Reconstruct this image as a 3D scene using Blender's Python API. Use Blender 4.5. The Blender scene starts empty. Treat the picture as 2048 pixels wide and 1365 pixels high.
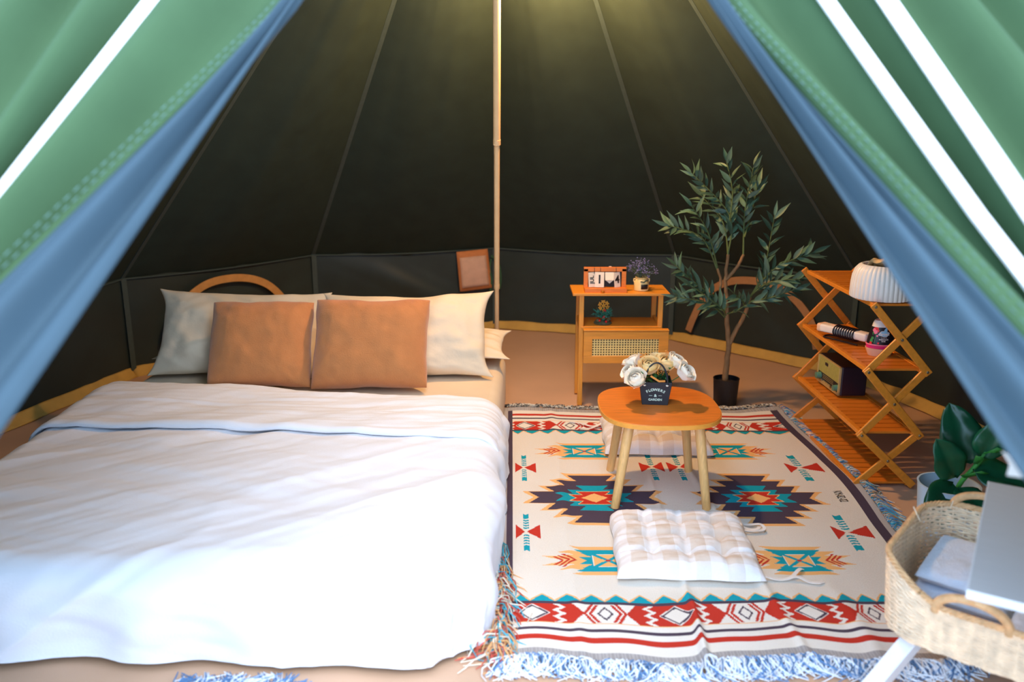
import bpy, math, random
import numpy as np
from mathutils import Vector, Matrix, Euler

sc = bpy.context.scene
COL = sc.collection
PI = math.pi
rng = random.Random(7)

# ---------------------------------------------------------------- camera, world, sun, exposure
cam_d = bpy.data.cameras.new('camera')
cam = bpy.data.objects.new('camera', cam_d)
COL.objects.link(cam)
cam.location = (0, 0, 1.32)
cam.rotation_euler = (PI/2 - math.atan(442/1700.0), 0, 0)
cam_d.sensor_width = 36.0
cam_d.lens = 36.0*1700/2048
cam_d.clip_start = 0.05
cam_d.dof.use_dof = True
cam_d.dof.focus_distance = 3.2
cam_d.dof.aperture_fstop = 2.0
sc.camera = cam

world = bpy.data.worlds.new('sky'); sc.world = world
world.use_nodes = True
wn = world.node_tree.nodes; wl = world.node_tree.links
wn.clear()
w_out = wn.new('ShaderNodeOutputWorld'); w_bg = wn.new('ShaderNodeBackground')
w_bg.inputs['Color'].default_value = (0.47, 0.69, 1.0, 1)
w_bg.inputs['Strength'].default_value = 3.0
wl.new(w_bg.outputs[0], w_out.inputs[0])

sun_d = bpy.data.lights.new('sun', 'SUN'); sun = bpy.data.objects.new('sun', sun_d); COL.objects.link(sun)
sun_d.energy = 2.0; sun_d.angle = math.radians(55); sun_d.color = (1.0, 0.96, 0.92)
sun.rotation_euler = (math.radians(42), 0, math.radians(10))      # hazy sun behind the camera, high

lamp_d = bpy.data.lights.new('tent_lamp', 'POINT'); lamp = bpy.data.objects.new('tent_lamp', lamp_d); COL.objects.link(lamp)
lamp_d.energy = 66; lamp_d.color = (1.0, 0.56, 0.22); lamp_d.shadow_soft_size = 0.05
lamp.location = (0.13, 3.58, 1.88)                                # the warm lamp hanging under the tent's peak

sc.view_settings.view_transform = 'Standard'
sc.view_settings.look = 'None'
sc.view_settings.gamma = 1.0
sc.view_settings.use_curve_mapping = False
sc.view_settings.exposure = 0.45

# ---------------------------------------------------------------- helpers
def lin(r, g, b):
    f = lambda c: (c/255/12.92) if c/255 <= 0.04045 else ((c/255+0.055)/1.055)**2.4
    return (f(r), f(g), f(b), 1.0)

def mat(name, rgb, rough=0.6, var=0.12, scale=30.0, bump=0.0, bscale=200.0, metal=0.0, spec=0.5, stretch=None,
        sheen=0.0, attr=None, trans=0.0, rand=0.0, coord='Object'):
    m = bpy.data.materials.new(name); m.use_nodes = True
    nt = m.node_tree; n = nt.nodes; l = nt.links
    b = n['Principled BSDF']
    b.inputs['Roughness'].default_value = rough
    b.inputs['Metallic'].default_value = metal
    b.inputs['Specular IOR Level'].default_value = spec
    b.inputs['Sheen Weight'].default_value = sheen
    b.inputs['Transmission Weight'].default_value = trans
    tc = n.new('ShaderNodeTexCoord')
    mp = n.new('ShaderNodeMapping'); l.new(tc.outputs[coord], mp.inputs[0])
    if stretch: mp.inputs['Scale'].default_value = stretch
    nz = n.new('ShaderNodeTexNoise'); nz.inputs['Scale'].default_value = scale; nz.inputs['Detail'].default_value = 5
    l.new(mp.outputs[0], nz.inputs['Vector'])
    mr = n.new('ShaderNodeMapRange'); mr.inputs[1].default_value = 0.3; mr.inputs[2].default_value = 0.7
    mr.inputs[3].default_value = 1-var; mr.inputs[4].default_value = 1+var
    l.new(nz.outputs['Fac'], mr.inputs[0])
    vm = n.new('ShaderNodeVectorMath'); vm.operation = 'SCALE'
    l.new(mr.outputs[0], vm.inputs['Scale'])
    if attr:
        at = n.new('ShaderNodeVertexColor'); at.layer_name = attr
        l.new(at.outputs['Color'], vm.inputs[0])
    else:
        vm.inputs[0].default_value = rgb[:3]
    last = vm.outputs[0]
    if rand:
        oi = n.new('ShaderNodeObjectInfo')
        mr2 = n.new('ShaderNodeMapRange'); mr2.inputs[3].default_value = 1-rand; mr2.inputs[4].default_value = 1+rand
        l.new(oi.outputs['Random'], mr2.inputs[0])
        v2 = n.new('ShaderNodeVectorMath'); v2.operation = 'SCALE'
        l.new(last, v2.inputs[0]); l.new(mr2.outputs[0], v2.inputs['Scale']); last = v2.outputs[0]
    l.new(last, b.inputs['Base Color'])
    if bump:
        nb = n.new('ShaderNodeTexNoise'); nb.inputs['Scale'].default_value = bscale; nb.inputs['Detail'].default_value = 3
        l.new(mp.outputs[0], nb.inputs['Vector'])
        bp = n.new('ShaderNodeBump'); bp.inputs['Strength'].default_value = bump; bp.inputs['Distance'].default_value = 0.004
        l.new(nb.outputs['Fac'], bp.inputs['Height']); l.new(bp.outputs[0], b.inputs['Normal'])
    return m

def hsh(ix, iy, seed):
    v = np.sin(ix*127.1 + iy*311.7 + seed*74.7)*43758.5453
    return v - np.floor(v)

def vn(x, y, seed=0):
    ix = np.floor(x); iy = np.floor(y); fx = x-ix; fy = y-iy
    fx = fx*fx*fx*(fx*(fx*6-15)+10); fy = fy*fy*fy*(fy*(fy*6-15)+10)
    a = hsh(ix, iy, seed); b = hsh(ix+1, iy, seed); c = hsh(ix, iy+1, seed); d = hsh(ix+1, iy+1, seed)
    return (a*(1-fx)+b*fx)*(1-fy) + (c*(1-fx)+d*fx)*fy - 0.5

def fbm(x, y, seed=0, octv=4, gain=0.5):
    t = 0; a = 1.0
    for k in range(octv):
        t = t + a*vn(x*2**k, y*2**k, seed+k*13); a *= gain
    return t

class MB:
    def __init__(s): s.v = []; s.f = []
    def add(s, verts, faces):
        o = len(s.v); s.v.extend([tuple(map(float, p)) for p in verts]); s.f.extend([tuple(i+o for i in f) for f in faces]); return s
    def box(s, c, d, rot=None):
        hx, hy, hz = d[0]/2, d[1]/2, d[2]/2
        vs = [Vector((x, y, z)) for x in (-hx, hx) for y in (-hy, hy) for z in (-hz, hz)]
        if rot is not None: vs = [rot @ p for p in vs]
        vs = [p + Vector(c) for p in vs]
        return s.add(vs, [(0, 1, 3, 2), (4, 6, 7, 5), (0, 4, 5, 1), (2, 3, 7, 6), (0, 2, 6, 4), (1, 5, 7, 3)])
    def bar(s, a, b, w, t, side):
        """bar from a to b, width w across the direction perpendicular to 'side', thickness t along 'side'"""
        a = Vector(a); b = Vector(b); d = (b-a); L = d.length; d.normalize(); sd = Vector(side).normalized()
        u = d.cross(sd).normalized()
        vs = []
        for p in (a, b):
            for i in (-1, 1):
                for j in (-1, 1): vs.append(p + u*(i*w/2) + sd*(j*t/2))
        return s.add(vs, [(0, 1, 3, 2), (4, 6, 7, 5), (0, 4, 5, 1), (2, 3, 7, 6), (0, 2, 6, 4), (1, 5, 7, 3)])
    def tube(s, pts, r, n=8, closed=False, cap=True):
        pts = [Vector(p) for p in pts]; m = len(pts)
        rs = r if isinstance(r, (list, tuple)) else [r]*m
        vs = []; up = None
        for i, p in enumerate(pts):
            if closed: t = pts[(i+1) % m]-pts[i-1]
            else: t = pts[min(i+1, m-1)]-pts[max(i-1, 0)]
            t = t.normalized() if t.length > 1e-9 else Vector((0, 0, 1))
            if up is None:
                up = Vector((0, 0, 1)) if abs(t.z) < 0.9 else Vector((1, 0, 0))
            u = (up - t*up.dot(t))
            u = u.normalized() if u.length > 1e-6 else t.orthogonal().normalized()
            up = u; w = t.cross(u)
            for k in range(n):
                a = 2*PI*k/n; vs.append(p + (u*math.cos(a)+w*math.sin(a))*rs[i])
        fs = []
        for i in range(m if closed else m-1):
            j = (i+1) % m
            for k in range(n):
                k2 = (k+1) % n; fs.append((i*n+k, i*n+k2, j*n+k2, j*n+k))
        if cap and not closed:
            fs.append(tuple(range(n-1, -1, -1))); fs.append(tuple((m-1)*n+k for k in range(n)))
        return s.add(vs, fs)
    def lathe(s, prof, n=32, c=(0, 0, 0), sx=1.0, sy=1.0, wob=None):
        vs = []; m = len(prof)
        for (r, z) in prof:
            for k in range(n):
                a = 2*PI*k/n; rr = r*(wob(a) if wob else 1.0)
                vs.append((c[0]+rr*math.cos(a)*sx, c[1]+rr*math.sin(a)*sy, c[2]+z))
        fs = []
        for i in range(m-1):
            for k in range(n):
                k2 = (k+1) % n; fs.append((i*n+k, i*n+k2, (i+1)*n+k2, (i+1)*n+k))
        if prof[0][0] > 1e-6: fs.append(tuple(range(n-1, -1, -1)))
        if prof[-1][0] > 1e-6: fs.append(tuple((m-1)*n+k for k in range(n)))
        return s.add(vs, fs)
    def grid(s, P, closed_u=False, flip=False):
        P = np.asarray(P); a, b = P.shape[:2]
        fs = []
        for i in range(a if closed_u else a-1):
            i2 = (i+1) % a
            for j in range(b-1):
                q = (i*b+j, i2*b+j, i2*b+j+1, i*b+j+1)
                fs.append(q[::-1] if flip else q)
        return s.add(P.reshape(-1, 3).tolist(), fs)
    def prism(s, poly, z0, z1, M=None):
        n = len(poly)
        vs = [Vector((x, y, z0)) for x, y in poly]+[Vector((x, y, z1)) for x, y in poly]
        if M is not None: vs = [M @ p for p in vs]
        fs = [tuple(range(n-1, -1, -1)), tuple(range(n, 2*n))]+[(i, (i+1) % n, n+(i+1) % n, n+i) for i in range(n)]
        return s.add(vs, fs)
    def ribbon(s, pts, w, nrm=(0, 0, 1), t=0.0015):
        pts = [Vector(p) for p in pts]; nrm = Vector(nrm); m = len(pts); vs = []
        for i, p in enumerate(pts):
            d = (pts[min(i+1, m-1)]-pts[max(i-1, 0)]).normalized()
            u = d.cross(nrm).normalized(); k = u.cross(d).normalized()
            ww = w[i] if isinstance(w, (list, tuple)) else w
            vs += [p-u*ww/2-k*t/2, p+u*ww/2-k*t/2, p+u*ww/2+k*t/2, p-u*ww/2+k*t/2]
        fs = []
        for i in range(m-1):
            for k in range(4):
                k2 = (k+1) % 4; fs.append((i*4+k, i*4+k2, i*4+4+k2, i*4+4+k))
        fs += [(3, 2, 1, 0), tuple((m-1)*4+k for k in range(4))]
        return s.add(vs, fs)
    def mesh(s, name):
        me = bpy.data.meshes.new(name); me.from_pydata(s.v, [], s.f); me.update(); return me

def link(o, parent=None):
    COL.objects.link(o)
    if parent is not None: o.parent = parent
    return o

def obj(name, mb, m, parent=None, loc=(0, 0, 0), rot=(0, 0, 0), smooth=True, bevel=0, solid=0, angle=40, kind=None, label=None):
    me = mb if isinstance(mb, bpy.types.Mesh) else mb.mesh(name)
    if m is not None and not me.materials: me.materials.append(m)
    o = bpy.data.objects.new(name, me); o.location = loc; o.rotation_euler = rot
    link(o, parent)
    if smooth and not isinstance(mb, bpy.types.Mesh):
        me.polygons.foreach_set('use_smooth', [True]*len(me.polygons))
        try: me.set_sharp_from_angle(angle=math.radians(angle))
        except Exception: pass
    if solid:
        md = o.modifiers.new('solid', 'SOLIDIFY'); md.thickness = solid; md.offset = 0
    if bevel:
        md = o.modifiers.new('bevel', 'BEVEL'); md.width = bevel; md.segments = 2; md.limit_method = 'ANGLE'
    if kind: o['kind'] = kind
    if label: o['label'] = label
    return o

def tag(o, label, cat, group=None):
    o['label'] = label; o['category'] = cat
    if group: o['group'] = group
    return o

def thing(name, label, cat, loc=(0, 0, 0), rz=0.0, group=None):
    o = bpy.data.objects.new(name, None); o.empty_display_size = 0.05
    o.location = loc; o.rotation_euler = (0, 0, rz); link(o)
    return tag(o, label, cat, group)

def struct(name, mb, m, **k):
    o = obj(name, mb, m, **k)
    if k.get('parent') is None: o['kind'] = 'structure'
    return o

def struct_empty(name):
    o = bpy.data.objects.new(name, None); link(o); o['kind'] = 'structure'; return o

def text_mesh(s, size, bold=0.0, shear=0.0, extrude=0.0004):
    cu = bpy.data.curves.new('lettering', 'FONT'); cu.body = s; cu.size = size; cu.align_x = 'CENTER'; cu.align_y = 'CENTER'
    cu.offset = bold; cu.shear = shear; cu.extrude = extrude; cu.resolution_u = 3
    o = bpy.data.objects.new('lettering', cu); COL.objects.link(o)
    dg = bpy.context.evaluated_depsgraph_get()
    me = bpy.data.meshes.new_from_object(o.evaluated_get(dg))
    vs = [v.co.copy() for v in me.vertices]; fs = [tuple(p.vertices) for p in me.polygons]
    bpy.data.objects.remove(o); bpy.data.curves.remove(cu); bpy.data.meshes.remove(me)
    return vs, fs

def text_into(mb, s, size, M, **k):
    vs, fs = text_mesh(s, size, **k)
    mb.add([M @ v for v in vs], fs)

def face_colors(me, cols, name='paint'):
    """one colour per polygon, stored on its corners (quads only)"""
    a = me.color_attributes.new(name, 'FLOAT_COLOR', 'CORNER')
    c = np.ones((len(me.polygons), 4, 4), np.float32)
    c[:, :, :3] = np.asarray(cols, np.float32)[:, None, :3]
    a.data.foreach_set('color', c.ravel())

def fast_grid(name, P):
    """mesh from an (a, b, 3) array, quads"""
    a, b = P.shape[:2]
    idx = np.arange(a*b).reshape(a, b)
    q = np.stack([idx[:-1, :-1], idx[1:, :-1], idx[1:, 1:], idx[:-1, 1:]], -1).reshape(-1, 4)
    me = bpy.data.meshes.new(name)
    me.vertices.add(a*b); me.vertices.foreach_set('co', P.reshape(-1).astype(np.float32))
    me.loops.add(q.size); me.loops.foreach_set('vertex_index', q.ravel().astype(np.int32))
    me.polygons.add(len(q)); me.polygons.foreach_set('loop_start', (np.arange(len(q))*4).astype(np.int32))
    me.polygons.foreach_set('use_smooth', np.ones(len(q), bool))
    me.update(calc_edges=True); me.validate()
    return me

# ---------------------------------------------------------------- materials
M_canvas = mat('dark_green_canvas', (0.028, 0.045, 0.036, 1), 0.75, 0.10, 9, 0.25, 900, spec=0.2)
M_wall = mat('dark_green_vinyl', lin(40, 52, 50), 0.45, 0.14, 6, 0.10, 300, spec=0.4)
M_seam = mat('dark_seam_tape', (0.040, 0.066, 0.064, 1), 0.6, 0.1, 40)
M_floor = mat('tan_groundsheet', lin(208, 168, 138), 0.62, 0.06, 3, 0.12, 60, spec=0.3)
M_ground = mat('pale_paving', lin(214, 210, 202), 0.9, 0.12, 4, 0.2, 60)
M_band = mat('ochre_webbing', lin(205, 165, 84), 0.8, 0.10, 12, 0.3, 600)
M_tanband = mat('tan_webbing', lin(206, 150, 84), 0.8, 0.08, 30, 0.3, 600)
M_tanband2 = mat('dull_tan_webbing', lin(168, 124, 84), 0.8, 0.08, 30, 0.3, 600)
M_flap = mat('green_flap_canvas', (0.056, 0.106, 0.046, 1), 0.8, 0.06, 8, 0.25, 700, spec=0.2)
M_hem = mat('skylit_flap_lining', (0.050, 0.082, 0.105, 1), 0.8, 0.06, 8, 0.25, 700, spec=0.2)  # dark green lining, with the blue of the reflected sky put into its colour
M_crest_tab = mat('white_sun_crest_and_tab', lin(250, 244, 238), 0.8, 0.03, 40, 0.2, 500)  # for the painted sunlit fold crests, and the cloth tab
M_stitch = mat('pale_thread', (0.11, 0.19, 0.16, 1), 0.8, 0.05, 60)
M_pole = mat('cream_painted_pole', lin(242, 200, 146), 0.42, 0.05, 20)
M_sheet = mat('cream_cotton_sheet', lin(226, 206, 178), 0.85, 0.03, 10, 0.15, 400, sheen=0.1)
M_duvet = mat('white_cotton_duvet', lin(236, 238, 246), 0.85, 0.02, 8, 0.18, 160, sheen=0.1)
M_pillow = mat('ivory_pillowcase', lin(226, 208, 180), 0.85, 0.03, 12, 0.25, 90, sheen=0.1)
M_plush = mat('brown_plush', lin(190, 122, 70), 0.95, 0.09, 14, 0.5, 220, sheen=0.35)
M_rug = mat('woven_rug', (1, 1, 1, 1), 0.92, 0.07, 500, 0.5, 420, attr='paint', spec=0.15)
M_cush = mat('gingham_cotton', (1, 1, 1, 1), 0.9, 0.02, 200, 0.2, 500, attr='paint', spec=0.2)
M_tie = mat('white_cotton_tape', lin(236, 230, 224), 0.9, 0.05, 60)
M_oak = mat('orange_oak_veneer', lin(226, 128, 46), 0.36, 0.16, 9, 0.04, 60, stretch=(1.2, 14, 14))
M_oakedge = mat('pale_oak_edge', lin(250, 168, 66), 0.42, 0.08, 9, stretch=(2, 10, 10))
M_beech = mat('beech_leg', lin(238, 186, 118), 0.4, 0.10, 14, stretch=(12, 12, 1.4))
M_cab = mat('golden_bamboo_ply', lin(226, 146, 46), 0.42, 0.11, 8, 0.04, 60, stretch=(1.2, 12, 12))
M_cabv = mat('golden_bamboo_upright', lin(226, 150, 52), 0.42, 0.11, 8, stretch=(14, 14, 1.2))
M_cane = mat('woven_cane', lin(238, 206, 128), 0.6, 0.08, 60)
M_bamboo = mat('orange_bamboo_slat', lin(218, 124, 34), 0.34, 0.13, 10, 0.03, 60, stretch=(1.4, 22, 22), rand=0.08)
M_bambar = mat('orange_bamboo_bar', lin(228, 138, 42), 0.34, 0.10, 12, stretch=(6, 6, 6))
M_rivet = mat('steel_rivet', lin(170, 165, 150), 0.3, 0.05, 50, metal=1.0)
M_black = mat('matt_black_card', lin(38, 44, 52), 0.55, 0.06, 40, 0.1, 300)
M_blackplastic_shade = mat('black_plastic_and_shade', lin(26, 20, 30), 0.4, 0.06, 40)
M_print = mat('pale_mint_print', lin(214, 240, 226), 0.6, 0.02, 40)
M_rosew = mat('white_petal', lin(255, 246, 228), 0.7, 0.05, 60, sheen=0.1)
M_rosey = mat('cream_petal', lin(250, 222, 158), 0.7, 0.08, 60, sheen=0.1)
M_leafd = mat('dark_foliage', lin(34, 96, 48), 0.5, 0.25, 60)
M_sprig = mat('orange_sprig', lin(226, 150, 64), 0.7, 0.15, 60)
M_olive = mat('olive_leaf', lin(78, 108, 84), 0.5, 0.12, 30, rand=0.4)
M_bark = mat('brown_bark', lin(150, 112, 72), 0.8, 0.2, 25, 0.6, 70, stretch=(3, 3, 1))
M_stemg = mat('green_twig', lin(92, 110, 62), 0.7, 0.1, 30)
M_pot = mat('black_planter', lin(24, 18, 22), 0.5, 0.08, 30)
M_soil = mat('dark_soil', lin(50, 38, 28), 0.95, 0.3, 60, 0.8, 90)
M_ceramic = mat('white_ribbed_ceramic', lin(240, 232, 222), 0.35, 0.02, 20)
M_paper = mat('kraft_tissue', lin(232, 190, 130), 0.9, 0.05, 40)
M_card = mat('ivory_card', lin(240, 222, 200), 0.7, 0.03, 40)
M_ink = mat('black_ink', lin(26, 22, 24), 0.6, 0.03, 40)
M_calwood = mat('red_oak_frame', lin(224, 122, 30), 0.4, 0.12, 10, stretch=(2, 14, 14))
M_brass = mat('brass', lin(214, 160, 80), 0.3, 0.05, 30, metal=1.0)
M_jar = mat('cream_ceramic_jar', lin(236, 208, 140), 0.4, 0.06, 30)
M_lav = mat('lavender_bloom', lin(120, 118, 168), 0.8, 0.2, 60)
M_lavstem = mat('grey_green_stem', lin(70, 88, 74), 0.8, 0.15, 60)
M_pine = mat('teal_pine', lin(44, 124, 104), 0.7, 0.2, 60)
M_gold = mat('gold_glitter', lin(232, 168, 60), 0.4, 0.15, 200, metal=0.6)
M_berry = mat('red_berry', lin(196, 30, 34), 0.35, 0.08, 40)
M_moss = mat('mossy_wood', lin(86, 84, 58), 0.9, 0.3, 60, 0.5, 90)
M_radio = mat('black_radio_body', lin(26, 14, 30), 0.4, 0.05, 40)
M_radiogold = mat('champagne_metal', lin(206, 182, 118), 0.4, 0.06, 60, metal=0.3)
M_grille = mat('gold_grille', lin(196, 180, 92), 0.5, 0.06, 60, metal=0.2)
M_chrome = mat('chrome', lin(210, 214, 214), 0.15, 0.02, 40, metal=1.0)
M_tealknob = mat('teal_knob', lin(96, 150, 128), 0.3, 0.05, 40, metal=0.3)
M_whiteplastic = mat('white_plastic', lin(240, 226, 214), 0.4, 0.03, 40)
M_peachplastic = mat('peach_plastic', lin(244, 196, 160), 0.4, 0.03, 40)
M_magenta = mat('magenta_plastic', lin(226, 30, 110), 0.35, 0.03, 40)
M_red = mat('red_print', lin(226, 40, 40), 0.5, 0.05, 40)
M_pink = mat('pink_print', lin(244, 120, 150), 0.5, 0.05, 40)
M_greenp = mat('green_print', lin(60, 140, 70), 0.5, 0.05, 40)
M_bluep = mat('light_blue_print', lin(150, 206, 232), 0.5, 0.03, 40)
M_rubber = mat('rubber_plant_leaf', lin(20, 84, 54), 0.28, 0.2, 14, spec=0.5, rand=0.25)
M_rubstem = mat('bright_green_stem', lin(60, 150, 60), 0.5, 0.1, 30)
M_bluepot = mat('pale_blue_pot', lin(196, 218, 236), 0.4, 0.03, 20)
M_wicker = mat('pale_wicker', lin(248, 222, 188), 0.6, 0.16, 40, 0.3, 200)
M_wickerd = mat('tan_wicker_rim', lin(232, 186, 134), 0.6, 0.16, 60, 0.3, 200)
M_towel = mat('white_terry', lin(226, 234, 248), 0.95, 0.04, 60, 0.8, 240, sheen=0.3)
M_whitewood = mat('white_laminate', lin(206, 210, 214), 0.5, 0.05, 8, stretch=(1, 40, 1))
M_whiteedge = mat('white_edge', lin(240, 244, 250), 0.45, 0.02, 20)
M_cord = mat('green_cord', lin(40, 84, 56), 0.7, 0.1, 40)
M_pocket = mat('pinkish_pocket_fabric', lin(208, 172, 152), 0.8, 0.08, 20, 0.2, 300)
M_pocketband = mat('rust_binding', lin(196, 126, 76), 0.8, 0.08, 30)
FR = [mat('teal_yarn', lin(70, 170, 190), 0.95, 0.2, 60), mat('cream_yarn', lin(224, 214, 194), 0.95, 0.1, 60),
      mat('peach_yarn', lin(226, 168, 110), 0.95, 0.15, 60), mat('blue_grey_yarn', lin(96, 136, 180), 0.95, 0.15, 60),
      mat('white_yarn', lin(236, 240, 246), 0.95, 0.05, 60), mat('red_yarn', lin(196, 84, 70), 0.95, 0.15, 60),
      mat('dark_yarn', lin(74, 74, 76), 0.95, 0.15, 60)]

# ================================================================ the tent
CX, CY, RAD, HW = -0.11, 3.23, 2.2, 0.53
APEX = np.array([-0.05, 3.23, 2.72])
def corner(d):
    a = math.radians(d); return np.array([CX+RAD*math.cos(a), CY+RAD*math.sin(a), 0.0])

# ground outside and groundsheet inside
struct('ground', MB().box((0, 1.0, -0.06), (16, 16, 0.08)), M_ground, smooth=False)
N = 60
gs = np.zeros((N, N, 3))
uu, vv = np.meshgrid(np.linspace(-2.5, 2.3, N), np.linspace(0.3, 5.6, N), indexing='ij')
gs[..., 0] = uu; gs[..., 1] = vv; gs[..., 2] = 0.012*fbm(uu*1.7, vv*1.7, 3) * (np.abs(uu-0.6) > 0.9) - 0.002
gs[..., 2] = np.minimum(gs[..., 2], 0.002)
fl = struct('floor', fast_grid('floor', gs), M_floor)
md = fl.modifiers.new('solid', 'SOLIDIFY'); md.thickness = 0.006; md.offset = -1

def wall_panel(d, seed):
    A = corner(d); B = corner(d+30); L = np.linalg.norm(B-A); u = (B-A)/L; n = np.array([u[1], -u[0], 0])   # n points outwards
    na, nz = 56, 22
    a, z = np.meshgrid(np.linspace(0, L, na), np.linspace(-0.01, HW+0.02, nz), indexing='ij')
    edge = np.sin(PI*a/L)**0.5*np.sin(PI*np.clip((z+0.01)/(HW+0.02), 0, 1))**0.6
    sg = 1 if seed % 2 else -1
    w1 = fbm((a*0.9+sg*z*1.6)*3.2, (z-sg*a*0.3)*1.1, seed, 3)
    fold = -np.abs(vn((a*0.8+sg*z*1.5)*4.2, z*0.6, seed+40))*0.5
    off = edge*(0.026*w1+0.036*fold-0.001)
    z2 = z
    P = A[None, None, :] + u*a[..., None] + n*(off+0.01*np.sin(PI*a/L))[..., None]
    P[..., 2] = z2
    return P

def roof_panel(d, seed):
    A = corner(d); B = corner(d+30); A[2] = B[2] = HW
    na, nz = 40, 60
    s, t = np.meshgrid(np.linspace(0, 1, na), np.linspace(0, 1, nz), indexing='ij')
    base = A + (B-A)*s[..., None]
    base[..., 2] -= 0.012*np.sin(PI*s)
    t = t*1.03-0.03
    P = base*(1-t[..., None]) + APEX*t[..., None]
    t = np.clip(t, 0, 1)
    nrm = np.cross(B-A, APEX-A); nrm /= np.linalg.norm(nrm)
    if np.dot(nrm, np.array([CX, CY, 1.0])-A) > 0: nrm = -nrm                      # outwards
    w = np.sin(PI*s)*(1-t)**0.8
    sag = -0.05*np.sin(PI*t)*w*1.6
    fold = 0.020*fbm(s*5+seed, t*1.6, seed, 3)*np.sin(PI*s)*(1-t*0.7)
    P = P + nrm*(sag+fold)[..., None]
    return P

walls = {n: struct_empty('wall_'+n) for n in ('left', 'back', 'right')}
bases = {n: struct_empty('baseboard_'+n) for n in ('left', 'back', 'right')}
roof = struct_empty('ceiling')
for k, d in enumerate(range(-30, 210, 30)):
    side = 'right' if d < 30 else ('back' if d < 120 else 'left')
    if d == 30: side = 'right'
    obj('panel', fast_grid('wall_panel', wall_panel(d, k+2)), M_wall, walls[side])
    A = corner(d); B = corner(d+30); u = (B-A)/np.linalg.norm(B-A); n = np.array([u[1], -u[0], 0])
    # vertical seam tape at the corner and the piped seam along the eave
    mb = MB(); pi = A*0.994+np.array([CX, CY, 0])*0.006
    mb.ribbon([(pi[0], pi[1], z) for z in np.linspace(0.03, HW, 10)], 0.03, nrm=(CX-A[0], CY-A[1], 0), t=0.004)
    obj('seam', mb, M_seam, walls[side])
    mb = MB()
    mb.tube([tuple(A+(B-A)*s-n*0.010+np.array([0, 0, HW-0.004-0.012*math.sin(PI*s)])) for s in np.linspace(0, 1, 16)], 0.005, 6)
    obj('piping', mb, M_seam, walls[side])
    obj('panel', fast_grid('roof_panel', roof_panel(d, k+20)), M_canvas, roof)
    mb = MB(); Ae = A.copy(); Ae[2] = HW; pts = [Ae*(1-t)+APEX*t for t in np.linspace(0.0, 1.0, 24)]
    inn = np.array([CX-A[0], CY-A[1], 0]); inn /= np.linalg.norm(inn)
    mb.ribbon([tuple(p+inn*0.006) for p in pts], 0.022, nrm=tuple(inn), t=0.004)
    obj('seam', mb, M_seam, roof)
    # ochre webbing where the wall meets the groundsheet
    m, L = 40, np.linalg.norm(B-A); P = np.zeros((m, 5, 3))
    for i in range(m):
        a = L*i/(m-1)
        for j, (o, z) in enumerate([(-0.004, 0.052), (0.004, 0.045), (0.014, 0.026), (0.026, 0.010), (0.034, 0.003)]):
            wv = 0.006*float(vn(np.float64(a*7), np.float64(j*0.3), k+60))
            p = A+u*a-n*(o+wv+0.004*math.sin(a*19+k)); P[i, j] = (p[0], p[1], z+wv*0.6)
    obj('band', MB().grid(P), M_band, bases[side], solid=0.003)

# arched webbing sewn on two wall panels, hanging pocket, green tie cords
def wall_frame(d):
    A = corner(d); B = corner(d+30); u = (B-A)/np.linalg.norm(B-A); n = np.array([u[1], -u[0], 0]); return A, u, n
def spline(pts, n):
    pts = [np.array(p, float) for p in pts]; out = []
    m = len(pts)
    for i in range(m-1):
        p0 = pts[max(i-1, 0)]; p1 = pts[i]; p2 = pts[i+1]; p3 = pts[min(i+2, m-1)]
        for t in np.linspace(0, 1, n, endpoint=False):
            out.append(0.5*((2*p1)+(-p0+p2)*t+(2*p0-5*p1+4*p2-p3)*t*t+(-p0+3*p1-3*p2+p3)*t**3))
    out.append(pts[-1]); return out
for d, pts, side, m_ in ((120, [(0.967, 0.142), (0.928, 0.246), (0.872, 0.335), (0.726, 0.434), (0.577, 0.459), (0.425, 0.437), (0.303, 0.367), (0.20, 0.23), (0.17, 0.10)], 'left', M_tanband),
                         (30, [(0.995, 0.08), (0.965, 0.165), (0.909, 0.281), (0.814, 0.379), (0.686, 0.432), (0.499, 0.442), (0.375, 0.402), (0.281, 0.333), (0.216, 0.246), (0.18, 0.12)], 'right', M_tanband2)):
    A, u, n = wall_frame(d)
    mb = MB(); mb.ribbon([tuple(A+u*p[0]-n*0.030+np.array([0, 0, p[1]])) for p in spline(pts, 6)], 0.042, nrm=tuple(-n), t=0.005)
    obj('arch_band', mb, m_, walls[side], label='tan arched webbing sewn to the dark wall')
A, u, n = wall_frame(90)
def wp(a, z, off): return tuple(A+u*a-n*off+np.array([0, 0, z]))
pk = thing('hanging_pocket', 'pinkish fabric pocket with rust binding hanging on dark wall beside the pole', 'pocket', wp(0.15, 0.27, 0.05))
base = np.array(wp(0.15, 0.27, 0.05))
def pocket_sheet(c4, off, bulge):
    P = np.zeros((10, 10, 3))
    for i in range(10):
        for j in range(10):
            s, t = i/9, j/9
            a = (c4[0][0]*(1-s)+c4[1][0]*s)*(1-t)+(c4[3][0]*(1-s)+c4[2][0]*s)*t
            z = (c4[0][1]*(1-s)+c4[1][1]*s)*(1-t)+(c4[3][1]*(1-s)+c4[2][1]*s)*t
            P[i, j] = np.array(wp(a, z, off+bulge*math.sin(PI*s)*math.sin(PI*t)+0.02*t)) - base
    return P
c4 = [(0.258, 0.514), (0.056, 0.527), (0.034, 0.278), (0.242, 0.262)]
obj('backing', MB().grid(pocket_sheet(c4, 0.032, 0.01)), M_pocketband, pk, solid=0.004)
c5 = [(0.240, 0.478), (0.070, 0.488), (0.054, 0.300), (0.230, 0.286)]
obj('window_patch', MB().grid(pocket_sheet(c5, 0.044, 0.01)), M_pocket, pk, solid=0.002, label='pinkish translucent patch')
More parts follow.
